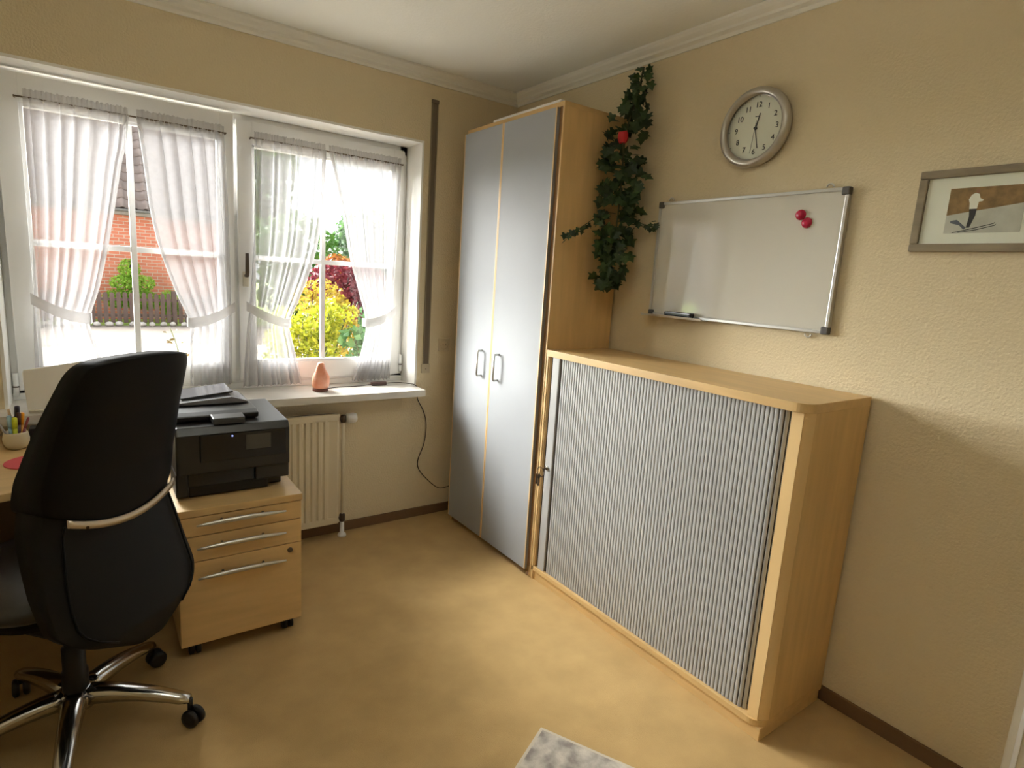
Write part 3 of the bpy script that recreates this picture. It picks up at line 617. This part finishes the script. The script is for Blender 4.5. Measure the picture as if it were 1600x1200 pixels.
pshape('skier_trousers', [(.30, .53), (.40, .53), (.395, .38), (.345, .12), (.30, .12), (.315, .36)], mat('photo_dark', (.035, .03, .035), .6), -.0113)
pshape('ski_shadow', [(.07, .28), (.16, .30), (.30, .12), (.27, .08), (.20, .18), (.07, .23)], mat('photo_shadow', (.10, .11, .14), .6), -.0111)
pshape('ski', [(.12, .005), (.42, .10), (.66, .19), (.67, .23), (.65, .20), (.41, .115), (.12, .02)], INK, -.0114)
pshape('ski', [(.20, .01), (.44, .06), (.68, .15), (.69, .19), (.67, .16), (.43, .075), (.20, .025)], INK, -.0114)
MB().add([(-.0145, PY0 + .02, PZ0 + .02), (-.0145, PY1 - .02, PZ0 + .02), (-.0145, PY1 - .02, PZ1 - .02), (-.0145, PY0 + .02, PZ1 - .02)], [(0, 1, 2, 3)]).build('picture_glass', GLASS, pc)

# ================================================================== ROLLER BLIND STRAP, SOCKETS
st = thing('shutter_strap', (-.5535, -.006, .894), 'brown roller shutter strap in its guide beside the window', 'strap')
MB().box((-.573, -.010, .944), (-.567, 0, 2.385)).box((-.540, -.010, .944), (-.534, 0, 2.385)).build('strap_guide', GUIDE, st, .001, weld=False)
box('strap', (-.567, -.006, .944), (-.540, -.002, 2.380), STRAP, st, 0)
box('guide_top', (-.574, -.014, 2.380), (-.533, 0, 2.400), STRAP, st, .002)
wp = box('winder_plate', (-.580, -.008, .890), (-.526, 0, .944), mat('beige_plastic', (.50, .42, .28), .5), st, .003)
MB().lathe([(.003, 0), (.003, -.009)], (-.553, -.001, .915), 'y', 10).build('screw', DARKMET, wp)
sk = thing('wall_socket', (-.436, -.006, 1.018), 'beige double wall socket between the strap and the wardrobe', 'socket')
PL = mat('cream_plastic', (.58, .49, .33), .4)
box('cover_plate', (-.474, -.010, 1.018), (-.400, 0, 1.094), PL, sk, .004)
for z in (1.056,): MB().lathe([(.027, -.009), (.027, -.013), (.022, -.013)], (-.437, 0, z), 'y', 22).build('socket_ring', PL, sk)
for dx in (-.009, .009): MB().lathe([(.0028, -.012), (.0028, -.0142)], (-.437 + dx, 0, 1.056), 'y', 10).build('contact_hole', DARKMET, sk)
# ================================================================== RADIATOR
rd = thing('radiator', (-1.55, -.075, .09), 'cream panel radiator with vertical grooves under the window sill', 'radiator')
rx0, rx1 = -2.00, -1.097; pts = []; n = int((rx1 - rx0 - .04) / .0333); 
prof = [(rx0, -.085), (rx0 + .02, -.095)]
for k in range(n):
    a = rx0 + .02 + k * .0333; prof += [(a + .006, -.101), (a + .021, -.101), (a + .025, -.0925), (a + .0315, -.0925)]
prof += [(rx1 - .012, -.100), (rx1, -.094)]
MB().prism(prof + [(rx1, -.080), (rx0, -.080)], 'z', .125, .675).build('front_panel', RADM, rd)
box('top_rail', (rx0, -.100, .670), (rx1, -.078, .708), RADM, rd, .005)
box('bottom_rail', (rx0, -.100, .092), (rx1, -.078, .130), RADM, rd, .005)
box('side_cover', (rx1 - .006, -.096, .10), (rx1, -.020, .70), RADM, rd, .002)
box('rear_panel', (rx0, -.030, .10), (rx1, -.022, .70), RADM, rd, .002)
box('top_grille', (rx0 + .01, -.080, .692), (rx1 - .006, -.030, .698), DARKMET, rd, 0)
box('wall_bracket', (rx1 - .25, -.024, .15), (rx1 - .21, 0, .65), RADM, rd, .001)
vx = -1.066
MB().tube([(rx1, -.065, .672), (vx - .012, -.065, .672)], .010).build('valve_neck', DARKMET, rd)
MB().lathe([(.014, -.02), (.016, 0), (.016, .012), (.012, .02)], (vx, -.065, .672), 'z', 14).build('valve_body', DARKMET, rd)
th = MB().lathe([(.013, 0), (.020, .006), (.028, .012), (.029, .046), (.024, .060), (.010, .064)], (vx + .010, -.065, .672), 'x', 20).build('thermostat_head', PVC, rd)
MB().tube([(vx, -.065, .66), (vx, -.065, .10)], .009).build('pipe', RADM, rd)
MB().lathe([(.010, 0), (.016, .006), (.016, .040), (.010, .048)], (vx, -.065, .085), 'z', 14).build('lower_valve', DARKMET, rd)
MB().tube([(rx1, -.065, .108), (vx, -.065, .108)], .009).build('lower_neck', DARKMET, rd)
MB().lathe([(.024, 0), (.022, .012), (.012, .020), (.011, .085)], (vx, -.065, 0), 'z', 16).build('pipe_sleeve', PVC, rd)

# ================================================================== SALT LAMP + CABLE
lm = thing('salt_lamp', (-1.168, .004, WZ0), 'orange salt crystal lamp on the window sill', 'lamp')
MB().lathe([(.036, 0), (.040, .002), (.040, .014), (.037, .016)], (-1.168, .004, WZ0), n=26).build('wooden_base', WOODD, lm)
rows = []; prf = [(.036, .016), (.0415, .022), (.044, .040), (.044, .060), (.041, .078), (.034, .096), (.026, .112), (.021, .128), (.018, .142), (.013, .150), (.005, .153)]
for i, (r, h) in enumerate(prf):
    rows.append([(-1.168 + r * (1 + .06 * math.sin(3 * q + h * 30) + random.uniform(-.035, .035)) * math.cos(q) + .05 * (h - .016) * .3, .004 + r * (1 + .06 * math.sin(2 * q + h * 18) + random.uniform(-.035, .035)) * math.sin(q), WZ0 + h) for q in [2 * math.pi * k / 22 for k in range(22)]])
b = MB().grid(rows, True); b.add(rows[-1], [tuple(range(22))]); b.build('crystal', SALT, lm)
cb = thing('lamp_cable', (-.9, -.02, WZ0), 'thin brown lamp cable with inline switch running off the sill', 'cable')
zs = WZ0 + .004
cp_ = [(-1.128, .012, zs + .004), (-1.05, .055, zs), (-.95, .05, zs), (-.86, .062, zs + .004)]
MB().tube(catmull(cp_, 6), .0026, 6).build('cord', CABLE, cb)
MB().box((-.862, .044, zs - .003), (-.772, .072, zs + .017)).build('inline_switch', mat('brown_bakelite', (.07, .03, .022), .35), cb, .006, 3)
cp_ = [(-.772, .060, zs + .006), (-.73, .075, zs + .004), (-.68, .070, zs + .003), (-.640, .03, zs + .002), (-.628, -.02, zs + .004), (-.612, -.03, zs - .02), (-.606, -.02, .74), (-.56, -.012, .66), (-.538, -.012, .575), (-.548, -.012, .46), (-.585, -.012, .36), (-.573, -.012, .295), (-.50, -.012, .21), (-.44, -.015, .163), (-.39, -.02, .160), (-.34, -.03, .18), (-.28, -.03, .22)]
MB().tube(catmull(cp_, 6), .0026, 6).build('cord', CABLE, cb)

# ================================================================== PEDESTAL DRAWER UNIT
px0, px1, py0, py1 = -1.940, -1.508, -.835, -.33
pd = thing('drawer_pedestal', ((px0 + px1) / 2, (py0 + py1) / 2, 0), 'beech drawer unit on castors with three drawers beside the desk', 'drawer unit')
box('carcass', (px0, py0 + .022, .058), (px1, py1, .562), BEECH, pd, .0015)
box('top_board', (px0 - .001, py0 - .004, .563), (px1 + .003, py1, .590), BEECHX, pd, .003)
for z0, z1, zh in ((.488, .560, .536), (.390, .485, .447), (.060, .387, .332)):
    dw = box('drawer', (px0 + .001, py0, z0), (px1 - .001, py0 + .02, z1), BEECHX, pd, .002)
    b = MB(); xs_ = [px0 + .060 + (px1 - px0 - .125) * k / 14 for k in range(15)]
    b.tube([(x, py0 - .024, zh + .004 * math.sin(math.pi * k / 14)) for k, x in enumerate(xs_)], [.0035 + .006 * math.sin(math.pi * k / 14) ** .7 for k in range(15)], 8); h = b.build('handle', ALU, dw)
    for x in (px0 + .145, px1 - .145): MB().tube([(x, py0, zh + .003), (x, py0 - .022, zh + .003)], .005, 8).build('handle_post', DARKMET, h)
MB().lathe([(.010, 0), (.010, -.004), (.007, -.005)], (px1 - .045, py0, .362), 'y', 16).build('lock', DARKMET, pd)
for x in (px0 + .05, px1 - .045):
    for y in (py0 + .05, py1 - .05):
        cs = MB().box((x - .018, y - .02, .048), (x + .018, y + .02, .058)).build('castor', BLACKP, pd, .002)
        for s in (-1, 1): MB().lathe([(.018, -.009), (.025, -.007), (.025, .007), (.018, .009)], (x + s * .012, y, .025), 'x', 18).build('wheel', BLACKP, cs)

# ================================================================== PRINTER
pn = thing('inkjet_printer', (-1.725, -.56, .590), 'black multifunction printer with scanner lid on top of the drawer unit', 'printer')
PX0, PX1 = -1.925, -1.530; fy, by = -.752, -.37
box('base', (PX0 + .02, fy + .075, .590), (PX1 - .015, by, .690), PRT, pn, .006)
up = MB().prism([(fy, .690), (fy - .002, .840), (fy + .014, .866), (by, .878), (by, .690)], 'x', PX0, PX1); up.build('body', PRT, pn, .008, 3)
box('right_cheek', (-1.655, fy + .018, .632), (PX1 + .002, fy + .20, .692), PRT, pn, .008, 3)
box('left_cheek', (PX0 - .001, fy + .018, .600), (-1.885, fy + .20, .692), PRT, pn, .008, 3)
box('output_slot', (-1.885, fy + .02, .640), (-1.660, fy + .08, .688), GLOSSB, pn, 0)
tr = box('paper_tray', (-1.885, fy + .032, .594), (-1.605, fy + .25, .636), BLACKP, pn, .006)
cp2 = MB().prism([(fy - .0045, .734), (fy - .0060, .838), (fy + .002, .838), (fy + .002, .734)], 'x', -1.848, -1.546).build('control_panel', GLOSSB, pn, .003)
MB().box((-1.692, fy - .0068, .768), (-1.602, fy - .005, .826)).build('display', SCREENM, cp2, .001)
em = mat('blue_power_light', (.02, .04, .5), .4); em.node_tree.nodes['Principled BSDF'].inputs['Emission Color'].default_value = (.25, .35, 1, 1); em.node_tree.nodes['Principled BSDF'].inputs['Emission Strength'].default_value = 4
MB().lathe([(.0024, -.0055), (.0024, -.0072)], (-1.739, fy, .827), 'y', 12).build('power_light', em, cp2)
ad = MB().prism([(fy + .075, .872), (fy + .068, .893), (fy + .10, .902), (by + .01, .906), (by + .01, .872)], 'x', PX0 + .004, -1.628).build('document_feeder', PRT, pn, .006, 3)
MB().prism([(-1.915, .906), (-1.905, .916), (-1.70, .932), (-1.640, .912), (-1.640, .906)], 'y', fy + .20, by + .02).build('feeder_tray', mat('grey_window_sheen_plastic', (.16, .16, .17), .2), ad, .004)  # lighter grey base imitates the window's reflection on the black tray
MB().prism([(-1.870, .9165), (-1.88, .927), (-1.69, .948), (-1.688, .942)], 'y', fy + .24, by + .04).build('tray_flap', GLOSSB, ad, .001)
MB().prism([(fy + .004, .872), (fy + .012, .893), (fy + .070, .897), (fy + .070, .872)], 'x', -1.800, -1.690).build('output_flap', PRT, pn, .003)

# ================================================================== DESK AND WHAT STANDS ON IT
dk = thing('beech_desk', (-2.5, -.45, 0), 'light beech desk along the window wall at the left edge', 'desk')
DX0, DX1, DY0, DY1 = -3.03, -2.02, -.800, -.035
pl = [(DX0, DY1), (DX0, DY0 - .02), (-2.55, DY0 - .02), (-2.40, DY0 + .005), (-2.30, DY0 + .035), (-2.10, DY0 + .06), (DX1, DY0 + .10), (DX1, DY1)]
MB().prism(pl, 'z', .695, .720).build('tabletop', BEECHX, dk, .002)
box('side_panel', (DX0 + .01, -.62, 0), (DX0 + .035, -.06, .695), BEECH, dk)
box('side_panel', (DX1 - .05, -.55, 0), (DX1 - .025, -.06, .695), BEECH, dk)
box('shade_dark_modesty_panel', (DX0 + .035, -.12, .20), (DX1 - .05, -.10, .695), DARKMET, dk)  # dark tone stands in for the shade under the desk
pt = thing('pen_pot', (-2.398, -.262, .72), 'round cream ceramic pot holding pens on the desk', 'pen pot')
pcx, pcy = -2.398, -.262
MB().lathe([(.020, 0), (.028, .003), (.039, .022), (.041, .040), (.037, .060), (.0345, .066), (.031, .064), (.034, .040), (.028, .010), (.012, .008)], (pcx, pcy, .72), n=28).build('pot_body', MUGM, pt)
pens = [('pale blue highlighter pen standing at the left of the pen pot', (.25, .42, .55), -.016, -.010, -.05, .006, .115, .0075), ('yellow-green highlighter pen in the pen pot', (.55, .62, .03), -.003, -.016, .03, -.02, .108, .008), ('dark brown pen in the middle of the pen pot', (.05, .012, .012), .010, -.010, .06, .02, .125, .007),
        ('black capped pen sticking up highest from the pen pot', (.015, .012, .03), .006, .008, .04, .05, .148, .008), ('orange pen at the right of the pen pot', (.70, .28, .01), .020, .004, .10, .03, .122, .006), ('beige wooden pencil at the back of the pen pot', (.52, .38, .24), -.006, .016, -.10, .10, .135, .0045), ('silver pen leaning far left out of the pen pot', (.45, .43, .42), -.022, .000, -.38, .02, .140, .0045), ('dark red pencil leaning right in the pen pot', (.22, .04, .06), .014, -.016, .32, -.02, .110, .004)]
for lab, colr, ox, oy, tx, ty_, L, r in pens:
    d_ = Vector((tx, ty_, 1)).normalized(); p0 = Vector((pcx + ox * .6, pcy + oy * .6, .735)); p1 = p0 + d_ * L
    P = thing('pen', p0, lab, 'pen', 'pens in the pot'); MB().tube([p0, p0 + d_ * L * .62], r, 8).build('barrel', mat('pen_colour', colr, .35), P)
    MB().tube([p0 + d_ * L * .62, p0 + d_ * L * .97, p1], [r * 1.12, r * 1.05, r * .6], 8).build('cap', mat('pen_cap_colour', tuple(min(1, q * 1.25 + .01) for q in colr), .3), P)
mp_ = MB().lathe([(.085, 0), (.086, .002), (.085, .004)], (-2.335, -.470, .72), n=40).build('mouse_mat', PINK); tag(mp_, 'round red mouse mat on the desk', 'mouse mat')
ms = thing('computer_mouse', (-2.315, -.455, .724), 'black computer mouse on the red mat', 'mouse')
rows = []
for i in range(9):
    t_ = i / 8; yv = -.50 + .095 * t_; wv = .030 * math.sqrt(max(.02, 1 - (2 * t_ - 1) ** 2 * .8)); hv = .034 * math.sqrt(max(.05, 1 - (2 * t_ - 1.1) ** 2 * .8)); rows.append([(-2.315 + wv * math.cos(q), yv, .724 + hv * max(0, math.sin(q)) ** .7) for q in [math.pi * k / 10 for k in range(11)]])
b = MB().grid(rows); b.add(rows[0], [tuple(range(11))]); b.add(rows[-1], [tuple(range(11))[::-1]]); b.build('mouse_shell', BLACKP, ms)
MB().lathe([(.007, -.003), (.007, .003)], (-2.315, -.487, .750), 'x', 12).build('scroll_wheel', CAP, ms)
bxk = thing('black_desk_box', (-2.30, -.18, .72), 'dark flat device behind the pen pot on the desk', 'device')
box('case', (-2.362, -.225, .728), (-2.16, -.16, .782), BLACKP, bxk, .004)
for x in (-2.33, -2.19): box('foot', (x - .01, -.22, .72), (x + .01, -.17, .729), CAP, bxk, .001)
# white panel standing on the sill
wp_ = thing('leaning_board', (-2.25, -.08, WZ0), 'white flat board with rounded corner standing on the sill behind the chair', 'board')
a0, a1 = -2.375, -2.165
outl = [(a0 + .006, WZ0 + .004), (a1, WZ0 + .004), (a1, 1.004), (a1 - .008, 1.016), (a1 - .02, 1.018), (a0, .988), (a0 - .004, .975)]
b = MB().prism(outl, 'y', -.012, .0); b.v = [(p[0], -.09 + p[1] + (p[2] - WZ0) * .16, p[2]) for p in b.v]; b.build('panel_shell', mat('warm_white_plastic', (.86, .85, .80), .45), wp_, .003)
box('panel_foot', (a0 + .01, -.115, WZ0), (a1, -.075, WZ0 + .012), mat('warm_white_foot', (.62, .58, .48), .5), wp_, .002)

# ================================================================== OFFICE CHAIR
HX, HYc = -2.242, -1.035; TH = math.radians(42); rc = Vector((math.cos(TH), math.sin(TH), 0)); dc = Vector((-math.sin(TH), math.cos(TH), 0))
def cw(u, b, z): return Vector((HX, HYc, z)) + rc * u - dc * b
BZ = [.24, .30, .36, .46, .6, .75, .9, 1.05, 1.2, 1.3]; BB = [.24, .265, .290, .300, .255, .220, .235, .272, .322, .36]; KU = .7
def back_b(u, z): return float(np.interp(z, BZ, BB)) - KU * u * u
ch = thing('office_chair', (HX, HYc, 0), 'black leather high-back swivel office chair seen from behind', 'chair')
def shell(name, zlist, hw, thick_, m, parent, zoff=lambda u, z: 0, off=0., n=22, round_=.5):
    """closed cushion: outer (rear) and inner (front) skins joined around the rim"""
    sm_p = catmull([(a, b_, 0) for a, b_ in zip(zlist, hw)], 4); rows = []
    for z, h in [(p.x, max(.01, p.y)) for p in sm_p]:
        ring = []; thick = thick_(z) if callable(thick_) else thick_
        for j in range(n + 1):           # rear skin left to right
            s = -1 + 2 * j / n; u = h * math.sin(s * math.pi / 2); e = 1 - abs(math.sin(s * math.pi / 2)) ** 6
            zz = z + zoff(u, z); ring.append(cw(u, back_b(u, zz) + off - (1 - e) * thick * .18, zz))
        for j in range(n, -1, -1):       # front skin right to left
            s = -1 + 2 * j / n; u = h * math.sin(s * math.pi / 2); e = 1 - abs(math.sin(s * math.pi / 2)) ** 6
            zz = z + zoff(u, z); ring.append(cw(u, back_b(u, zz) + off - thick * (.82 + .18 * e), zz))
        rows.append(ring)
    b = MB().grid(rows, True)
    N = len(rows[0])
    for r_, inv in ((rows[0], 1), (rows[-1], 0)):
        fs = [(j, j + 1, N - 2 - j, N - 1 - j) for j in range(n)]; b.add(r_, fs, True)
    me, c_ = b.mesh(name, m); o = link(name, me, c_, parent)
    return o
# upper back cushion: bottom edge dips in the middle, top edge slightly arched
zl = [.772, .778, .80, .85, .90, .96, 1.02, 1.08, 1.13, 1.165, 1.185, 1.195, 1.199]; hw = [.196, .203, .207, .208, .205, .200, .193, .185, .177, .170, .160, .148, .134]
def zo(u, z):
    k = max(0, min(1, (z - .77) / .43)); return (1 - k) * (.055 * (u / .2) ** 2 - .012) + k * (.012 * (1 - (u / .17) ** 2))
shell('backrest_cushion', zl, hw, lambda z: float(np.interp(z, [.77, .9, 1.05, 1.2], [.150, .125, .100, .080])), LEATHER, ch, zo, .012)
zl = [.392, .396, .408, .428, .450, .474, .497, .52, .58, .66, .74, .80, .83, .835]; hw = [.050, .060, .082, .122, .166, .202, .222, .230, .228, .220, .208, .198, .190, .182]
lowp = shell('lower_back_shell', zl, hw, lambda z: float(np.interp(z, [.34, .45, .6, .83], [.05, .055, .09, .135])), SHELLP, ch)
# piping on the lower shell
for s in (-1, 1):
    MB().tube([cw(s * (float(np.interp(z, zl, hw)) - .035), back_b(float(np.interp(z, zl, hw)) - .035, z) + .002, z) for z in np.linspace(.44, .78, 14)], .003, 6).build('piping', LEATHER, lowp)
# curved aluminium strip under the cushion
rows = []
for k in range(25):
    u = -.172 + .344 * k / 24; zc = .757 + .055 * (u / .2) ** 2 - .006; bb = back_b(u, zc) + .016
    rows.append([cw(u, bb, zc - .011), cw(u, bb + .005, zc - .010), cw(u, bb + .005, zc + .010), cw(u, bb, zc + .011)])
b = MB().grid(rows, True); b.add(rows[0], [(0, 1, 2, 3)]); b.add(rows[-1], [(3, 2, 1, 0)]); strip = b.build('metal_strip', mat('satin_champagne_metal', (.62, .54, .43), .35, metal=.8), ch)
MB().lathe([(.004, 0), (.004, .002)], tuple(cw(-.13, back_b(-.13, .77) + .024, .768)), 'y', 10).build('screw', DARKMET, strip)
# seat cushion
def superell(hu, hb, cb_, z, n=40, p=3.2):
    return [cw(hu * math.copysign(abs(math.cos(q)) ** (2 / p), math.cos(q)), cb_ + hb * math.copysign(abs(math.sin(q)) ** (2 / p), math.sin(q)), z) for q in [2 * math.pi * k / n for k in range(n)]]
rows = [superell(.19, .19, -.10, .445), superell(.20, .20, -.10, .495)]
b = MB().grid(rows, True); b.add(rows[0], [tuple(range(40))]); b.add(rows[1], [tuple(range(40))]); b.build('shade_dark_seat_pan', LEATHER, ch)  # darker leather stands in for shade on the side of the seat
rows = [superell(.20, .20, -.10, .494), superell(.235, .235, -.10, .498), superell(.248, .248, -.10, .515), superell(.243, .243, -.10, .536), superell(.22, .22, -.10, .549), superell(.12, .12, -.10, .552), superell(.01, .01, -.10, .550)]
b = MB().grid(rows, True); b.add(rows[0], [tuple(range(40))]); b.build('seat_cushion', SEATL, ch)
MB().add([cw(u, b_, z) for z in (.375, .446) for u, b_ in ((-.09, -.2), (.09, -.2), (.09, .10), (-.09, .10))], [(3, 2, 1, 0), (4, 5, 6, 7), (0, 1, 5, 4), (1, 2, 6, 5), (2, 3, 7, 6), (3, 0, 4, 7)]).build('tilt_mechanism', BLACKP, ch, .01)
MB().tube([cw(-.0, .06, .40), cw(0, .14, .385), cw(0, .20, .42), cw(0, .21, .55)], [.03, .032, .03, .024], 10).build('back_bracket', BLACKP, ch)
MB().lathe([(.034, 0), (.034, .12), (.030, .125), (.030, .20), (.022, .205), (.022, .27)], (HX, HYc, .095), 'z', 20).build('gas_column', BLACKP, ch)
MB().lathe([(.030, 0), (.052, .006), (.056, .040), (.048, .058), (.034, .064)], (HX, HYc, .095), 'z', 24).build('base_hub', CHROME, ch)
for k in range(5):
    a = math.radians(-24.5 + 72 * k); dx, dy = math.cos(a), math.sin(a); nx, ny = -dy, dx; rows = []
    for i in range(11):
        t_ = i / 10; r = .035 + .285 * t_; zt = .158 + .010 * math.sin(t_ * 2.2) - .066 * t_ ** 1.5; hw_ = .031 - .011 * t_; th_ = .044 - .022 * t_
        if i == 10: hw_ *= .75; th_ *= .8
        rows.append([Vector((HX + dx * r + nx * o_, HYc + dy * r + ny * o_, zt + zz)) for o_, zz in ((-hw_, -th_), (-hw_, -.010), (-hw_ * .6, 0), (hw_ * .6, 0), (hw_, -.010), (hw_, -th_))])
    b = MB().grid(rows, True); b.add(rows[0], [tuple(range(6))[::-1]]); b.add(rows[-1], [tuple(range(6))]); arm = b.build('base_arm', CHROME, ch)
    ex, ey_ = HX + dx * .318, HYc + dy * .318
    cs = MB().lathe([(.008, 0), (.008, .040)], (ex, ey_, .050), 'z', 10).build('castor', BLACKP, arm)
    wa = a + 1.1; ax, ay = math.cos(wa), math.sin(wa)
    for s in (-1, 1):
        b = MB().lathe([(.014, -.010), (.026, -.009), (.029, -.004), (.029, .005), (.022, .009), (.008, .010)], (0, 0, 0), 'x', 18)
        b.v = [(ex + (p[0] + s * .014) * ax - p[1] * ay + .012 * ay, ey_ + (p[0] + s * .014) * ay + p[1] * ax - .012 * ax, .029 + p[2]) for p in b.v]; b.build('castor_wheel', BLACKP, arm)

# ================================================================== RUG
e1 = Vector((-.904, -.428, 0)); e2 = Vector((.457, -.889, 0)); e1 = Vector((e2.y, -e2.x, 0)); K = Vector((-.998, -1.776, 0))
rg = thing('woven_rug', K + e1 * .4 + e2 * .6, 'grey and cream mottled short-pile rug with corner in view at the bottom', 'rug')
def quad(a, b_, c0, c1, z0, z1): 
    P = [K + e1 * a + e2 * c0, K + e1 * b_ + e2 * c0, K + e1 * b_ + e2 * c1, K + e1 * a + e2 * c1]
    return MB().add([(p.x, p.y, z0) for p in P] + [(p.x, p.y, z1) for p in P], [(3, 2, 1, 0), (4, 5, 6, 7), (0, 1, 5, 4), (1, 2, 6, 5), (2, 3, 7, 6), (3, 0, 4, 7)])
quad(.010, .79, .010, 1.29, .0, .009).build('rug_pile', RUGM, rg, .002)
quad(0, .80, 0, .011, 0, .008).build('bound_edge', RUGE, rg, .002); quad(0, .80, 1.289, 1.30, 0, .008).build('bound_edge', RUGE, rg, .002)
quad(0, .011, .011, 1.289, 0, .008).build('bound_edge', RUGE, rg, .002); quad(.789, .80, .011, 1.289, 0, .008).build('bound_edge', RUGE, rg, .002)

# ================================================================== HANGING IVY
iv = thing('hanging_ivy', (-.03, -1.03, 1.47), 'dark green artificial ivy bunch hanging between wardrobe and whiteboard', 'ivy')
spine = [(-.045, -1.04, 2.45), (-.07, -1.04, 2.32), (-.125, -1.045, 2.15), (-.125, -1.045, 1.95), (-.13, -1.045, 1.75), (-.145, -1.045, 1.60), (-.16, -1.04, 1.47)]
SP = catmull(spine, 8)
MB().tube(SP, .004, 6).build('main_stem', STEM, iv)
MB().tube([(0, -1.04, 2.35), (-.06, -1.04, 2.35), (-.062, -1.04, 2.358)], .0025, 6).build('wall_hook', DARKMET, iv)
ivy_m = MB(); lo_ = [(0, 0), (.35, -.18), (.62, -.02), (.42, .28), (.80, .52), (.40, .62), (.0, 1.15), (-.40, .62), (-.80, .52), (-.42, .28), (-.62, -.02), (-.35, -.18)]
ivy_m.add([(a, b_, -.10 * abs(a)) for a, b_ in lo_] + [(0, .38, .05)], [(12, i, (i + 1) % 12) for i in range(12)]); ivy_me, _ = ivy_m.mesh('leaf', IVY, origin=(0, 0, 0))
rx_ = Vector((.813, -.579, 0)); dx_ = Vector((.58, .795, 0))
prof_w = [(2.47, .03), (2.42, .045), (2.36, .05), (2.30, .045), (2.24, .085), (2.12, .095), (2.0, .095), (1.9, .09), (1.8, .085), (1.7, .075), (1.62, .075), (1.55, .085), (1.48, .05)]
def pw(z): return float(np.interp(z, [a for a, _ in prof_w][::-1], [b_ for _, b_ in prof_w][::-1]))
def spine_at(z): return min(SP, key=lambda p: abs(p.z - z))
def add_leaf(p, s):
    p = Vector((min(p.x, -.018), min(p.y, -.985), p.z))
    nrm = (Vector((-.65, -.65, .25)) + Vector(np.random.normal(size=3)) * .55).normalized(); dn = (Vector((0, 0, -1)) + Vector(np.random.normal(size=3)) * .6); dn = (dn - nrm * dn.dot(nrm)).normalized(); xa = dn.cross(nrm)
    o = link('leaf', ivy_me, p, iv); R3 = Matrix((xa, dn, nrm)).transposed(); o.rotation_euler = R3.to_euler(); o.scale = (s, s, s)
cnt = 0
for i in range(252):
    u = random.random(); z = 1.47 + (2.46 - 1.47) * u
    if z > 2.30 and random.random() < .40: z -= .45
    w_ = pw(z); s_ = random.uniform(-1, 1) * w_; t_ = random.uniform(-1.0, .5) * .06
    add_leaf(spine_at(z) + Vector((0, 0, z - spine_at(z).z)) + rx_ * s_ + dx_ * t_, random.uniform(.026, .040) if z > 2.28 else random.uniform(.032, .050))
tr1 = catmull([(-.12, -1.02, 1.80), (-.20, -1.02, 1.79), (-.30, -1.015, 1.73), (-.40, -1.01, 1.665)], 7); MB().tube(tr1, .002, 5).build('trailing_stem', STEM, iv)
for i in range(22): add_leaf(random.choice(tr1[8:]) + Vector(np.random.normal(size=3)) * .012, random.uniform(.018, .028))
tr2 = catmull([(-.10, -1.05, 1.77), (-.07, -1.10, 1.75), (-.05, -1.16, 1.745), (-.05, -1.21, 1.75)], 6); MB().tube(tr2, .002, 5).build('trailing_stem', STEM, iv)
for i in range(12): add_leaf(random.choice(tr2[6:]) + Vector(np.random.normal(size=3)) * .010, random.uniform(.016, .026))
rs = thing('fabric_rose', (-.17, -1.075, 2.14), 'red artificial rose bloom tucked into the ivy', 'rose')
rcn = Vector((-.19, -1.095, 2.115))
MB().lathe([(.004, -.024), (.012, -.020), (.017, -.006), (.016, .008), (.010, .018), (.003, .021)], tuple(rcn), n=14).build('bloom_core', ROSE, rs)
for k in range(8):
    q = k * 1.05; rows = []; kk = 1 if k < 5 else .72
    for i in range(5):
        h = (-.022 + .044 * i / 4) + (.006 if k >= 5 else -.002 * (k % 2)); r = kk * (.009 + .015 * math.sin(math.pi * (.12 + .68 * i / 4)) + (.004 if i == 4 else 0)); rows.append([rcn + Vector((r * math.cos(q + a_), r * math.sin(q + a_), h - .006 * abs(a_))) for a_ in (-.7, -.35, 0, .35, .7)])
    MB().grid(rows).build('petal', ROSE, rs)
MB().tube([tuple(rcn + Vector((0, 0, -.024))), tuple(rcn + Vector((.03, .02, -.06))), (-.10, -1.04, 2.06)], .003, 6).build('rose_stem', STEM, rs)

# ================================================================== ADDED FILL LAMP (unseen above the camera's field, put in to brighten the room)
lx, ly, lz = -1.75, -2.30, 2.00
lp = thing('added_fill_uplighter', (lx, ly, lz), 'added unseen fill light, white bowl shape hanging from the ceiling', 'lamp')
def lit(name, col, st):
    m = mat(name, (.85, .85, .83), .5); b_ = m.node_tree.nodes['Principled BSDF']; b_.inputs['Emission Color'].default_value = (*col, 1); b_.inputs['Emission Strength'].default_value = st; return m
bowl = MB(); bp_ = [(.03, 0), (.10, .012), (.16, .045), (.20, .10), (.205, .12), (.197, .12), (.155, .055), (.09, .025), (.02, .015)]
bowl.grid([[(lx + r * math.cos(q), ly + r * math.sin(q), lz + h) for q in [2 * math.pi * k / 28 for k in range(28)]] for r, h in bp_], True); bowl.build('bowl_shade', PVC, lp)
MB().lathe([(.150, .090), (.150, .094)], (lx, ly, lz), n=28).build('fill_light_disc', lit('added_fill_glow', (.98, 1, .95), 29), lp)
for k in range(3):
    q = 2.1 * k + .4; MB().tube([(lx + .198 * math.cos(q), ly + .198 * math.sin(q), lz + .115), (lx, ly, 2.46)], .002, 6).build('suspension_cord', ALU, lp)
MB().lathe([(.012, 0), (.045, .04), (.05, .08)], (lx, ly, 2.46), n=20).build('ceiling_rose', PVC, lp)
